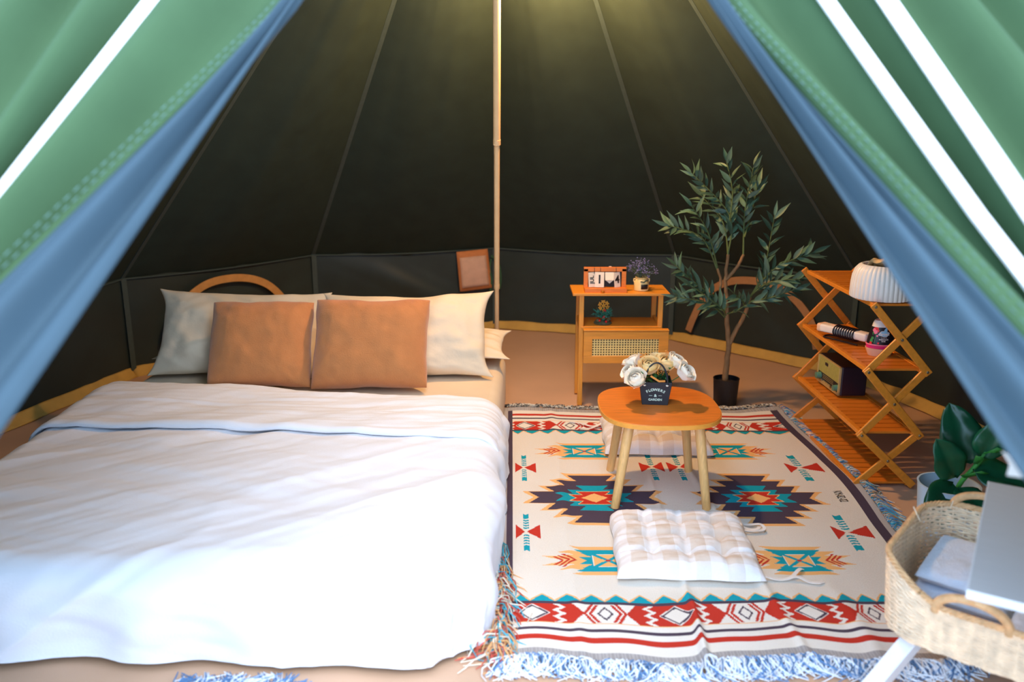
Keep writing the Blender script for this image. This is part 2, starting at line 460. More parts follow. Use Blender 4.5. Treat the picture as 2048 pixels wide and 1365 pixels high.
for pts in ([wp(0.03, 0.48, 0.02), wp(0.0, 0.45, 0.05), wp(-0.015, 0.40, 0.07), wp(-0.02, 0.33, 0.07), wp(-0.012, 0.27, 0.07)],
            [wp(0.03, 0.46, 0.02), wp(0.045, 0.40, 0.04), wp(0.035, 0.33, 0.05), wp(0.045, 0.25, 0.05), wp(0.055, 0.20, 0.045)]):
    obj('tie_cord', MB().ribbon([tuple(p) for p in spline(pts, 5)], 0.012, nrm=tuple(-n), t=0.003), M_cord, walls['back'])

# ---------------------------------------------------------------- door flaps: canvas wings flared out either side of the camera
def unp(px, py, zc):                                                # a point at depth zc on the camera's ray, used only to lay out the flap lines
    th = math.atan(442/1700); c, s = math.cos(th), math.sin(th)
    a = (px-1024)/1700*zc; b = (682.5-py)/1700*zc
    return np.array([a, zc*c+b*s, 1.32-zc*s+b*c])
def zline(p0, z0, p1, z1):
    A = unp(*p0, z0); B = unp(*p1, z1); d = (A-B)/(A[2]-B[2]); return B-d*B[2], d
def flap(side, lines, sun_crests, label, seed):
    """lines: from the inner edge outwards, each (ground point, slope); side -1 left, +1 right"""
    t = thing('tent_flap', label, 'tent flap', (side*1.2, 0.8, 0))
    org = np.array([side*1.2, 0.8, 0])
    zs = np.concatenate([np.linspace(0.0, 2.28, 64)])
    cols = []
    for i, (g, d) in enumerate(lines):
        c = g[None, :] + d[None, :]*zs[:, None]
        c[:, 0] += side*np.clip(0.86-zs, 0, 1)**1.3*1.5              # below the frame the flap is bent wider to let in sky light
        c[:, 0] += side*np.clip(zs-1.62, 0, 1)*0.42                   # and it is kept parted towards the peak for more light inside
        cols.append(c)
    for i in range(1, len(cols)):                                    # keep the lines in order, inner to outer
        gap = 0.012 if i == 1 else 0.05
        if side < 0: cols[i][:, 0] = np.minimum(cols[i][:, 0], cols[i-1][:, 0]-gap)
        else: cols[i][:, 0] = np.maximum(cols[i][:, 0], cols[i-1][:, 0]+gap)
    ce = corner(210 if side < 0 else -30); e = ce.copy(); e[2] = HW
    last = np.array([ce*(1-z/HW)+e*(z/HW) if z < HW else e+(APEX-e)*(z-HW)/(2.72-HW) for z in zs])
    far = cols[-1].copy(); far[:, 0] += side*0.55*(1-zs/2.6); far[:, 1] += 0.15
    cols += [far, last]
    top = APEX + np.array([0, -0.02, 0.0])
    cols = [np.concatenate([c, [c[-1]*(1-k)+top*k for k in (0.33, 0.66, 1.0)]]) for c in cols]
    K = np.array(cols)                                               # (lines, rows, 3)
    def loft(i0, i1, n, amp, freq, ph):
        out = []
        for i in range(i0, i1):
            p0 = K[max(i-1, i0)]; p1 = K[i]; p2 = K[i+1]; p3 = K[min(i+2, i1)]
            for q in range(n):
                x = q/n
                out.append(p1*(1-x)+p2*x)
        out.append(K[i1])
        P = np.array(out)
        du = np.gradient(P, axis=0); dv = np.gradient(P, axis=1)
        nr = np.cross(du, dv); nr /= np.maximum(np.linalg.norm(nr, axis=2, keepdims=True), 1e-9)
        if nr[P.shape[0]//2, 30, 1] > 0: nr = -nr                    # towards the camera side
        m = P.shape[0]
        xx = np.linspace(0, i1-i0, m)[:, None]*np.ones((1, P.shape[1]))
        rows = np.linspace(0, 1, P.shape[1])[None, :]
        env = np.minimum(np.minimum(xx, (i1-i0)-xx)*4, 1)
        wv = amp*np.sin(xx*freq+ph+rows*1.2)*env*(1-rows*0.8)
        return P+nr*wv[..., None], nr
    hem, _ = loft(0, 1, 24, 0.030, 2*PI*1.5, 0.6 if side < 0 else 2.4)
    obj('door_hem', fast_grid('door_hem', hem-org), M_hem, t, solid=0.003, label='inner strip of the flap, sky reflection put into its blue-grey colour')
    body, nr = loft(1, len(cols)-1, 14, 0.062, 2*PI*1.0, 1.9 if side < 0 else 0.4)
    obj('canvas', fast_grid('canvas', body-org), M_flap, t, solid=0.003)
    for li in sun_crests:                                                # white ribbons standing in for sunlit crests of the folds
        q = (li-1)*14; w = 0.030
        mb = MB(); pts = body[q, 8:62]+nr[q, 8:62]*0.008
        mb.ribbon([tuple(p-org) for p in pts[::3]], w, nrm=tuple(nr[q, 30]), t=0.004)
        obj('sun_crest', mb, M_crest_tab, t, label='white ribbon standing in for a sunlit fold crest')
    mb = MB()                                                        # two rows of stitches beside the seam
    for q, o in ((0, 0.008), (0, 0.020)):
        pa = body[0]; nn = nr[0]; sd = body[1]-body[0]; sd /= np.linalg.norm(sd, axis=1, keepdims=True)
        for r in range(16, 63):
            for f in (0.08, 0.42, 0.75):
                p = pa[r]*(1-f)+pa[r+1]*f; p2 = pa[r]*(1-f-0.2)+pa[r+1]*(f+0.2)
                mb.ribbon([tuple(p+sd[r]*o+nn[r]*0.006-org), tuple(p2+sd[r]*o+nn[r]*0.006-org)], 0.0015, nrm=tuple(nn[r]), t=0.001)
    obj('stitching', mb, M_stitch, t, kind='stuff', label='double row of pale stitches')
    return t
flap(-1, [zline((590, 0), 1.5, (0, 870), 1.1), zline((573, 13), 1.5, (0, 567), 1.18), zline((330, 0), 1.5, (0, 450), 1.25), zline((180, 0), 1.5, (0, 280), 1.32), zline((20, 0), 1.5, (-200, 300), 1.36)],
     [2], 'green canvas door flap on the left with one white ribbon as sunlit crest', 5)
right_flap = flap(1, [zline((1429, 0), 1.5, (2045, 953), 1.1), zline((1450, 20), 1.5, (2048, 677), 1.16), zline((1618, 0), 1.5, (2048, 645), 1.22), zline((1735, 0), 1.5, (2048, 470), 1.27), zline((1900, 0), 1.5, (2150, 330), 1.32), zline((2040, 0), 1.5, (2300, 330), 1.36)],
     [2, 3], 'green canvas door flap on the right with two white ribbons as sunlit crests', 9)

tab = [unp(*p)-np.array([1.2, 0.8, 0]) for p in ((2004, 903, 1.30), (2020, 930, 1.30), (2014, 952, 1.30), (2046, 957, 1.30), (2075, 962, 1.30), (2050, 930, 1.30))]
obj('white_tab', MB().add(tab, [(0, 1, 5), (1, 2, 3), (1, 3, 4), (1, 4, 5)]), M_crest_tab, right_flap, solid=0.002, smooth=False, label='small white fabric tab')

# ---------------------------------------------------------------- pole: three telescoping sections
pf = np.array([-0.078, 4.17, 0.0]); pt_ = np.array([-0.05, 3.25, 2.70])
t = thing('tent_pole', 'thin cream tent pole standing behind the bed head', 'pole', tuple(pf))
pd = (pt_-pf)
for (a, b, r) in ((0.0, 0.205, 0.0105), (0.205, 0.455, 0.0125), (0.455, 1.0, 0.0155)):
    obj('section', MB().tube([tuple(pd*a), tuple(pd*b)], r, 14), M_pole, t)
for a, r in ((0.205, 0.0135), (0.455, 0.0165)):
    obj('collar', MB().tube([tuple(pd*(a-0.004)), tuple(pd*(a+0.004))], r, 14), M_pole, t)
obj('foot', MB().lathe([(0.02, 0), (0.02, 0.01), (0.012, 0.02)], 14), M_pole, t)

# ================================================================ bed
BZ = 0.25                                                            # mattress top
bx0, bx1, by0, by1 = -1.60, -0.052, 1.985, 3.90
def rounded_box(c, d, r, n=5):
    """box with rounded edges as a welded quad mesh, via bmesh-free sphere-corner mapping"""
    hx, hy, hz = d[0]/2-r, d[1]/2-r, d[2]/2-r
    mb = MB(); k = 4*n
    rows = []
    for i in range(2*n+2):
        up = i > n
        ph = -PI/2 + (PI/2)*(i if not up else i-1)/n
        z = (hz if up else -hz) + r*math.sin(ph); rr = r*math.cos(ph)
        row = []
        for qx, qy, a0 in ((1, 1, 0), (-1, 1, PI/2), (-1, -1, PI), (1, -1, 1.5*PI)):
            for j in range(n+1):
                a = a0+PI/2*j/n; row.append((c[0]+qx*hx+rr*math.cos(a), c[1]+qy*hy+rr*math.sin(a), c[2]+z))
        rows.append(row)
    m = len(rows[0]); vs = [p for row in rows for p in row]; fs = []
    for i in range(len(rows)-1):
        for j in range(m):
            j2 = (j+1) % m; fs.append((i*m+j, i*m+j2, (i+1)*m+j2, (i+1)*m+j))
    fs.append(tuple(range(m-1, -1, -1))); fs.append(tuple((len(rows)-1)*m+j for j in range(m)))
    return mb.add(vs, fs)
mt = tag(obj('mattress', rounded_box((0, 0, (BZ+0.004)/2), (bx1-bx0, by1-by0, BZ-0.004), 0.045, 6), M_sheet, loc=((bx0+bx1)/2-0.005, (by0+by1)/2, 0), rot=(0, 0, -0.030)),
    'low double mattress in a cream fitted sheet under the white duvet', 'mattress')

def drape(X, Y, inner, rc, rb, ztop, zmin, flare=0.0):
    """wrap plane points over a rounded rectangle inner=(x0,x1,y0): flat on top, bent down outside it"""
    x0, x1, y0 = inner
    qx = np.clip(X, x0+rc, x1-rc); qy = np.maximum(Y, y0+rc)
    dx = X-qx; dy = Y-qy; dist = np.sqrt(dx*dx+dy*dy)+1e-9
    nx, ny = dx/dist, dy/dist
    ar = rb*PI/2
    dist = np.minimum(dist, rc+ar+ztop-rb-zmin)                      # cloth ends where it meets the floor
    X[...] = qx+nx*dist; Y[...] = qy+ny*dist
    s = np.maximum(dist-rc, 0)
    a = np.minimum(s, ar)/rb
    hz = rb*np.sin(a); dz = rb*(1-np.cos(a))
    ex = np.clip(s-ar, 0, ztop-rb-zmin)
    z = ztop-dz-ex
    over = np.maximum(zmin-z, 0)
    hz = hz + flare*ex + over*0.35
    z = np.maximum(z, zmin)
    bxp = qx+nx*np.minimum(dist, rc); byp = qy+ny*np.minimum(dist, rc)
    return np.stack([bxp+nx*hz, byp+ny*hz, z], -1), s, nx, ny, np.minimum(s/ar, 1)
def wrinkle(X, Y):
    c, s_ = math.cos(0.62), math.sin(0.62)
    a = X*c+Y*s_; b = -X*s_+Y*c
    r1 = fbm(a*1.1+5, b*6.5, 11, 4)
    rid = 0.5-np.abs(vn(a*0.9+0.25*vn(X*3, Y*3, 4), b*4.6, 23))*2.0
    c2, s2 = math.cos(-0.25), math.sin(-0.25)
    a2 = X*c2+Y*s2; b2 = -X*s2+Y*c2
    r2 = fbm(a2*1.5, b2*9, 31, 3)
    return 0.016*r1+0.030*np.maximum(rid, 0)**2+0.009*r2+0.016*vn(X*1.9, Y*1.9, 8)
def ytop(X): return 3.06+0.16*np.clip(-X, -0.1, 1.6)
nx_, ny_ = 230, 210
S, T = np.meshgrid(np.linspace(-1.60-0.34, 0.02+0.34, nx_), np.linspace(0, 1, ny_), indexing='ij')
Yl = 1.88-0.34
Yp = Yl+(ytop(S)-Yl)*T
lim = 0.02*fbm(S*3, T*3, 77)
P, s, nx, ny, k = drape(S, Yp, (-1.60, -0.120, 1.935), 0.09, 0.075, BZ+0.026, 0.016, 0.06)
w = wrinkle(S, Yp)
pl = np.sin(S*19+2*vn(S*2, Yp*2, 5))*(np.abs(ny) > 0.5)+np.sin(Yp*17+2*vn(S*2, Yp*2, 6))*(np.abs(nx) > 0.5)
puff = (0.010*pl+0.03*fbm(S*2.4, Yp*2.4, 15, 2))*np.clip(s/0.2, 0, 1)
P[..., 0] += nx*k*(w*1.5+puff+0.02*np.sin(PI*np.clip(s/0.26, 0, 1)))
P[..., 1] += ny*k*(w*1.5+puff+0.02*np.sin(PI*np.clip(s/0.26, 0, 1)))
P[..., 2] += (1-k)*w
P[..., 2] = np.maximum(P[..., 2], 0.012+0.006*np.maximum(np.sin(S*13+Yp*9), 0)*(s > 0.2))
P[..., 0] += (P[..., 1]-3.2)*0.022
dorg = np.array([-0.75, 2.5, 0.012])
du = tag(obj('duvet', fast_grid('duvet', P-dorg), M_duvet, loc=tuple(dorg)),
    'wrinkled white duvet spread over the low bed down to the floor', 'duvet')
# turned-down top hem lying over the duvet
T2 = np.linspace(0, 1, 70); X2 = np.linspace(-1.60-0.12, 0.02+0.24, 230)
S, T = np.meshgrid(X2, T2, indexing='ij')
ylo = 2.70+0.065*np.clip(-S, -0.1, 1.6)+0.012*vn(S*3, S*0, 3)
yhi = ytop(S)+0.012+0.012*vn(S*4, S*0, 9)
Yp = ylo+(yhi-ylo)*T
P, s, nx, ny, k = drape(S, Yp, (-1.60, -0.120, 0), 0.02, 0.075, BZ+0.036, 0.02, 0.05)
rid = 0.5-np.abs(vn(S*0.7+3, Yp*15+1.2*vn(S*1.5, Yp*0, 5), 51))*2
fw = 0.010*np.maximum(rid, 0)+0.006*fbm(S*1.2, Yp*24, 52, 3)+0.010*vn(S*2, Yp*4, 7)
hemb = np.exp(-(T/0.10)**2)*0.006
ends = -0.016*np.clip((T-0.93)/0.07, 0, 1)**2
P[..., 0] += nx*k*(fw*1.2+0.012)
P[..., 2] += (1-k)*(fw+hemb+ends)+(1-k)*wrinkle(S, Yp)*0.7
P[..., 2] -= (1-k)*0.014*np.clip(1-T/0.05, 0, 1)**2
P[..., 0] += (P[..., 1]-3.2)*0.022
obj('turned_down_hem', fast_grid('turned_down_hem', P-dorg), M_duvet, du, solid=0.010, label='turned-down top edge of the duvet')

def pillow_mesh(w, h, t, seed, p=2.6, pinch=0.05, wr=0.009, ear=0.03, n=44, sag=0.0):
    u, v = np.meshgrid(np.linspace(-1, 1, n), np.linspace(-1, 1, n), indexing='ij')
    U = np.sign(u)*np.abs(u)**0.8; V = np.sign(v)*np.abs(v)**0.8
    prof = np.clip(1-np.abs(U)**p, 0, 1)**0.55*np.clip(1-np.abs(V)**p, 0, 1)**0.55
    x = w/2*U*(1-pinch*(1-V**2))+ear*U*np.abs(U*V)**6; z = h/2*V*(1-pinch*(1-U**2))+ear*0.6*V*np.abs(U*V)**6
    x = x+0.010*fbm(U*1.5, V*1.5, seed+3, 2); z = z+0.012*fbm(U*1.5, V*1.5, seed+4, 2)
    wn_ = wr*fbm(U*4, V*2.2, seed, 4)*2+wr*1.2*(0.5-np.abs(vn((U+V)*3, (U-V)*1.2, seed+9))*2)*np.clip(np.abs(U*V)*2+np.abs(V)**4, 0, 1)
    th = t/2*prof*(1+sag*(-V))
    F = np.stack([x, -(th+wn_*np.clip(prof*3, 0, 1)), z+h/2], -1)
    B = np.stack([x, (th+wn_*0.5*np.clip(prof*3, 0, 1)), z+h/2], -1)
    mb = MB(); mb.grid(F); mb.grid(B, flip=True)
    me = mb.mesh('pillow')
    import bmesh
    bm = bmesh.new(); bm.from_mesh(me); bmesh.ops.remove_doubles(bm, verts=bm.verts, dist=0.0008); bmesh.ops.recalc_face_normals(bm, faces=bm.faces)
    for f in bm.faces: f.smooth = True
    bm.to_mesh(me); bm.free(); return me
def pillow(name, label, cat, m, loc, w, h, t, tilt, seed, rz=0.0, ry=0.0, group=None, **k):
    o = obj(name, pillow_mesh(w, h, t, seed, **k), m, loc=loc)
    o.rotation_euler = (Matrix.Rotation(rz, 3, 'Z') @ Matrix.Rotation(-tilt, 3, 'X') @ Matrix.Rotation(ry, 3, 'Y')).to_euler()
    md = o.modifiers.new('sub', 'SUBSURF'); md.levels = 1; md.render_levels = 1
    return tag(o, label, cat, group)
g = 'ivory pillows at the head of the bed'
pillow('pillow', 'ivory pillow lying flat behind the left brown cushion, its corner poking out low', 'pillow', M_pillow, (-1.19, 3.62, BZ+0.055), 0.76, 0.27, 0.10, 1.36, 21, 0.02, group=g)
pillow('pillow', 'ivory pillow behind the right upright pillow, its creased corner beside the pole', 'pillow', M_pillow, (-0.415, 3.62, BZ+0.055), 0.78, 0.27, 0.10, 1.36, 22, -0.03, group=g)
pillow('pillow', 'ivory pillow leaning upright behind the left brown cushion', 'pillow', M_pillow, (-1.175, 3.462, BZ+0.014), 0.72, 0.385, 0.17, 0.60, 23, 0.03, 0.035, group=g)
pillow('pillow', 'ivory pillow leaning upright behind the right brown cushion', 'pillow', M_pillow, (-0.452, 3.455, BZ+0.014), 0.71, 0.378, 0.18, 0.60, 24, -0.02, -0.02, group=g)
g = 'brown plush cushions on the bed'
pillow('cushion', 'square brown plush cushion on the left, overlapped by the other cushion', 'cushion', M_plush, (-1.03, 3.29, BZ+0.022), 0.425, 0.362, 0.15, 0.52, 31, 0.03, 0.01, group=g, p=3.4, pinch=0.02, wr=0.004, ear=0.0)
pillow('cushion', 'square brown plush cushion on the right, in front of the other cushion', 'cushion', M_plush, (-0.575, 3.265, BZ+0.022), 0.475, 0.375, 0.16, 0.50, 32, -0.02, 0.0, group=g, p=3.4, pinch=0.02, wr=0.004, ear=0.0)

# ================================================================ rug with woven pattern
RC = 2.81                                                            # rug centre along Y
def rug_paint(p, q):
    """colours at pattern coordinates p (across), q (along), both from the centre"""
    cream = np.array(lin(228, 222, 212)[:3]); teal = np.array(lin(20, 158, 178)[:3]); red = np.array(lin(196, 56, 42)[:3])
    dark = np.array(lin(78, 66, 82)[:3]); peach = np.array(lin(240, 184, 118)[:3]); grey = np.array(lin(176, 172, 172)[:3]); white = np.array(lin(236, 232, 224)[:3])
    col = np.empty(p.shape+(3,)); col[:] = cream
    aq = np.abs(q); h = aq
    def put(mask, c): col[mask] = c
    # big stepped diamonds
    def tiers(x, y, Ws, H, slope, notch):
        m = np.zeros(x.shape, bool); k = len(Ws); st = H/k; ax = np.abs(x); ay = np.abs(y)
        for i, W in enumerate(Ws):
            t_ = (ay-i*st)/st
            inr = (t_ >= 0) & (t_ < 1)
            if i == 0: lim = W-notch*(1-t_)
            else: lim = W-slope*(1-t_)
            m |= inr & (ax < lim)
        return m
    for cx in (-0.30, 0.30):
        x = p-cx; y = q
        put(tiers(x, y, (0.250, 0.190, 0.150, 0.108), 0.222, 0.035, 0.040), peach)
        put(tiers(x, y, (0.226, 0.166, 0.126, 0.084), 0.206, 0.030, 0.034), dark)
        put(tiers(x, y, (0.136, 0.092, 0.058), 0.110, 0.022, 0.030), teal)
        put(tiers(x, y, (0.090, 0.062), 0.058, 0.018, 0.024), peach)
        put(tiers(x, y, (0.084, 0.056), 0.053, 0.018, 0.024), red)
        put(np.abs(x)/0.046+np.abs(y)/0.040 < 1, peach)
        for cq in (-0.46, 0.46):                                     # small arrow motifs
            y2 = q-cq
            put(tiers(x, y2, (0.196, 0.150, 0.110), 0.088, 0.05, 0.07), peach)
            put(tiers(x, y2, (0.088, 0.078, 0.100), 0.070, 0.030, 0.024), teal)
            bx = (np.abs(x) < 0.046) & (np.abs(y2) < 0.042)
            put(bx, cream)
            put((np.abs(x) < 0.042) & (np.abs(y2) < 0.038), peach)
            cr = np.abs(np.abs(x)*0.042-np.abs(y2)*0.046) < 0.00036
            put(bx & cr, teal); put((np.abs(x) < 0.007) & (np.abs(y2) < 0.006), red)
            for o in (0.098, 0.116, 0.134):
                d = np.abs(x)-o-0.9*np.abs(y2)
                put((np.abs(d) < 0.0045) & (np.abs(y2) < 0.040-(o-0.098)*0.35), red)
    for cx in (-0.54, -0.055, 0.055, 0.54):                          # hourglass and arrow crosses
        for cq in (-0.27, 0.285):
            x = p-cx; y2 = q-cq; ax = np.abs(x); ay = np.abs(y2)
            put((ax < 0.045) & (ay < 0.048*(ax-0.003)/0.042), red)
            ch = ((ay-0.5*ax) % 0.018) < 0.0095
            put((ax < 0.0105) & (ay > 0.014+ax*0.3) & (ay < 0.095) & ch, teal)
            put((ax < 0.0115) & (ay > 0.095) & (ay < 0.132-0.008*(1-ax/0.0115)), teal)
    # end borders
    per = 0.0668
    tri = np.abs(((p/per) % 1.0)-0.5)*2                              # 0 at the peak
    put((h > 0.700-0.036*(1-tri)-0.008) & (h < 0.703), peach)
    put((h > 0.700-0.036*(1-tri)) & (h < 0.703), teal)
    put((h >= 0.700) & (h < 0.714), dark)
    band = (h >= 0.714) & (h < 0.814)
    put(band, white)
    hh = h-0.764; ah = np.abs(hh); P2 = 0.383
    u = ((p-(-0.53)) % P2); u = np.where(u > P2/2, P2-u, u)          # distance from a diamond of kind A
    zz = 0.072+0.011*(np.abs(((hh/0.034) % 1.0)-0.5)*4-1)
    dA = u/0.050+ah/0.047
    put(band & (dA > 1.0) & (u < zz-0.008), red)
    put(band & (u < 0.05) & (dA > 0.72) & (dA < 0.90), dark)
    put(band & (u > zz+0.008) & (u < 0.137-0.62*ah), red)
    w_ = P2/2-u
    put(band & (np.abs(w_-(0.054-0.45*ah)) < 0.0045), red)
    put(band & (np.abs(w_-(0.040-0.45*ah)) < 0.0045) & (ah < 0.047), red)
    dB = w_/0.022+ah/0.036
    put(band & (dB > 0.72) & (dB < 1.0), dark)
    put((h >= 0.814) & (h < 0.818), peach)
    put((h >= 0.818) & (h < 0.842), white)
    put((h >= 0.842) & (h < 0.856), dark)
    put((h >= 0.856) & (h < 0.878), white)
    put((h >= 0.878) & (h < 0.905), red)
    put((h >= 0.905) & (h < 0.945), white)
    st = ((p/0.009) % 1.0) < 0.55
    put((h >= 0.945), grey*1.08); put((h >= 0.945) & st, grey*0.86)
    sd = np.abs(p)
    put((sd > 0.600) & (h < 0.945), grey*1.1)
    put((sd > 0.600) & (sd < 0.623) & (h < 0.945), dark)
    put((sd > 0.609) & (sd < 0.6115) & (h < 0.945), dark*1.6)
    return col
PX = np.array([-0.645, -0.611, -0.54, -0.30, -0.055, 0.055, 0.30, 0.54, 0.611, 0.645])
WX = np.array([-0.038, -0.006, 0.045, 0.297, 0.545, 0.652, 0.885, 1.105, 1.232, 1.268])
def rug_at(p, q):
    """world point of pattern coordinates, with the folds of the cloth"""
    X = np.interp(p, PX, WX)
    Y = RC+q*(0.97+0.0*q)
    r = np.clip((X-0.85)/0.4, 0, 1)
    Y = Y+0.055*r*r*np.clip((-q-0.3)/0.6, 0, 1)+0.012*np.sin(X*9.5+0.8)*np.clip((np.abs(q)-0.55)/0.3, 0, 1)+0.006*np.sin(X*27)*np.clip((-q-0.6)/0.3, 0, 1)
    X = X+0.022*np.sin((q+0.2)*3.6)*np.clip((X-0.9)/0.3, 0, 1)
    z = 0.006+0.0*X
    z = z+0.008*np.exp(-((X-0.52-0.03*q)/0.010)**2)*np.clip(0.5-q, 0, 1)
    z = z+0.007*np.exp(-((X-0.70+0.05*q)/0.014)**2)+0.005*np.exp(-((X-0.18)/0.02)**2)
    z = z+0.014*np.exp(-((X-0.50-0.1*(q+0.8))/0.012)**2)*np.clip((-q-0.62)/0.2, 0, 1)
    z = z+0.010*np.exp(-((X-0.93)/0.03)**2)*np.clip((-q-0.5)/0.3, 0, 1)
    z = z+0.008*np.maximum(fbm(X*4, Y*3, 91, 3), 0)+0.010*np.maximum(np.sin(X*11+1), 0)*np.clip((np.abs(q)-0.8)/0.2, 0, 1)
    z = z+0.012*np.clip((p-0.56)/0.08, 0, 1)*np.maximum(np.sin(q*6+1), 0)
    return np.stack([X, Y, z], -1)
ru = 0.0035
pp = np.linspace(-0.645, 0.645, int(1.29/ru)); qq = np.linspace(-0.992, 0.992, int(1.984/ru))
Pg, Qg = np.meshgrid(pp, qq, indexing='ij')
G = rug_at(Pg, Qg)
rorg = np.array([0.6, RC, 0.0])
me = fast_grid('rug', G-rorg)
pc = (Pg[:-1, :-1]+Pg[1:, 1:])/2; qc = (Qg[:-1, :-1]+Qg[1:, 1:])/2
face_colors(me, rug_paint(pc, qc).reshape(-1, 3))
rug = thing('fringed_rug', 'cream woven rug with teal, red and dark stepped diamonds and fringed edges', 'rug', tuple(rorg))
obj('cloth', me, M_rug, rug)
# woven code along the right border
mb = MB()
vs, fs = text_mesh('KM-82-02', 0.023, bold=0.0)
tv = []
for v in vs:
    w3 = rug_at(np.array([0.575+v.y]), np.array([0.010-v.x]))[0]; tv.append(tuple(w3+np.array([0, 0, 0.0015])-rorg))
mb.add(tv, fs); obj('woven_code', mb, M_ink, rug, smooth=False, label='small dark woven code along the border')
def fringe(edge, out, n, length, rad, mats, seed, curl=0.5, lift=0.012):
    """yarn strands: edge(t) gives a point, out(t) the outward direction; one mesh per yarn colour"""
    r = random.Random(seed); mbs = [MB() for _ in mats]
    for i in range(n):
        tt = (i+r.random())/n; p = Vector(edge(tt)); d = Vector(out(tt)).normalized(); sd = Vector((-d.y, d.x, 0))
        L = length*r.uniform(0.65, 1.15); a = r.gauss(0, curl); b = r.gauss(0, curl)
        c = int(min(len(mats)-1, max(0, r.random()*len(mats)))); z0 = r.uniform(0.003, lift)
        pts = []
        for k in range(5):
            s = k/4
            pts.append(p+d*(L*s)+sd*(L*(a*s*s+b*0.4*math.sin(s*PI)))+Vector((0, 0, z0*math.sin(PI*min(1, s+0.25))*1.5-p.z*s*0.5)))
            if pts[-1].z < 0.003: pts[-1].z = 0.003
        mbs[c].tube(pts, [rad, rad*1.1, rad*1.1, rad, rad*0.7], 3, cap=False)
    return mbs
def edge_side(sgn):
    return lambda t_: tuple(rug_at(np.array([sgn*0.642]), np.array([-0.97+(1.94 if sgn > 0 else 0.62)*t_]))[0]-rorg)
def edge_end(sgn):
    return lambda t_: tuple(rug_at(np.array([-0.635+1.27*t_]), np.array([sgn*0.988]))[0]-rorg)
names = []
for mbs, ms in ((fringe(edge_side(1), lambda t_: (1, 0.12, 0), 1500, 0.062, 0.0016, FR[:4], 3, 0.45), FR[:4]),
                (fringe(edge_side(-1), lambda t_: (-0.1, -0.9, 0) if t_ < 0.8 else (-0.5, -0.5, 0), 520, 0.075, 0.0018, [FR[0], FR[1], FR[5], FR[2]], 4, 0.8, 0.03), [FR[0], FR[1], FR[5], FR[2]]),
                (fringe(edge_end(-1), lambda t_: (0, -1, 0), 850, 0.066, 0.0017, [FR[3], FR[4], FR[4]], 5, 0.6), [FR[3], FR[4], FR[4]]),
                (fringe(edge_end(1), lambda t_: (0, 1, 0), 900, 0.050, 0.0016, [FR[6], FR[1], FR[1]], 6, 0.8), [FR[6], FR[1], FR[1]])):
    for m_, y_ in zip(mbs, ms): obj('fringe', m_, y_, rug, kind='stuff')

# a second fringed mat whose edge just enters the frame in front of the bed
mat2 = thing('door_mat', 'fringed mat on the groundsheet in front of the duvet, only its fringe showing', 'mat', (-0.66, 1.5, 0))
gm = np.zeros((30, 30, 3)); a_, b_ = np.meshgrid(np.linspace(-0.16, 0.16, 30), np.linspace(-0.5, 0.235, 30), indexing='ij')
gm[..., 0] = a_; gm[..., 1] = b_; gm[..., 2] = 0.006+0.004*np.maximum(fbm(a_*6, b_*6, 2), 0)
obj('cloth', fast_grid('mat_cloth', gm), FR[4], mat2, solid=0.003)
for m_, y_ in zip(fringe(lambda t_: (-0.14+0.28*t_, 0.235, 0.006), lambda t_: (0.1, 1, 0), 160, 0.075, 0.0020, [FR[3], FR[4]], 8, 0.35), [FR[3], FR[4]]):
    obj('fringe', m_, y_, mat2, kind='stuff')

# ================================================================ gingham floor cushions
def floor_cushion(name, label, loc, rz, w, d, h, seed, ties):
    t = thing(name, label, 'floor cushion', loc, rz, 'gingham floor cushions on the rug')
    n = 110
    u, v = np.meshgrid(np.linspace(-1, 1, n), np.linspace(-1, 1, n), indexing='ij')
    U = np.sign(u)*np.abs(u)**0.9; V = np.sign(v)*np.abs(v)**0.9
    prof = np.clip(1-np.abs(U)**5, 0, 1)**0.45*np.clip(1-np.abs(V)**5, 0, 1)**0.45
    dimp = np.zeros_like(U)
    tx = (-0.5, 0.0, 0.5)
    for a in tx:
        for b in tx:
            r2 = (U-a)**2+(V-b)**2; dimp += 0.40*np.exp(-r2/0.010)+0.22*np.exp(-r2/0.05)
    crease = np.zeros_like(U)
    for b in tx: crease += 0.20*np.exp(-((V-b-0.03*np.cos(U*2*PI*2))/0.045)**2)*(np.abs(U) < 0.95)
    for a in tx: crease += 0.12*np.exp(-((U-a)/0.05)**2)
    wr = 0.004*fbm(U*3, V*9, seed, 3)+0.003*fbm(U*8, V*3, seed+5, 3)
    top = np.maximum(h*(prof*(1-np.minimum(dimp+crease, 0.62))), 0)+wr*np.clip(prof*2, 0, 1)+0.012
    bot = np.minimum(0.012, 0.012-0.010*prof)
    x = w/2*U*(1+0.015*np.sin(V*7+seed)); y = d/2*V*(1+0.015*np.sin(U*8+seed))
    me = fast_grid('padding', np.stack([x, y, np.maximum(top, 0.008)], -1))
    uc = (U[:-1, :-1]+U[1:, 1:])/2; vc = (V[:-1, :-1]+V[1:, 1:])/2
    k = 4.6
    a = (np.floor((uc+1)*k+0.15) % 2 == 1).astype(float); b = (np.floor((vc+1)*k+0.4) % 2 == 1).astype(float)
    white = np.array(lin(244, 242, 244)[:3]); beige = np.array(lin(222, 205, 190)[:3])
    wgt = ((a+b)/2)[..., None]
    face_colors(me, (white*(1-wgt)+beige*wgt).reshape(-1, 3))
    obj('cover', me, M_cush, t)
    me2 = fast_grid('underside', np.stack([x, y, bot], -1)[::-1])
    face_colors(me2, np.tile(beige, (len(me2.polygons), 1))); obj('underside', me2, M_cush, t)
    for pts in ties:
        obj('tie', MB().ribbon([tuple(p) for p in spline(pts, 5)], 0.011, t=0.002), M_tie, t, label='white cotton tie')
    for a in tx:
        for b in tx:
            pass
    return t
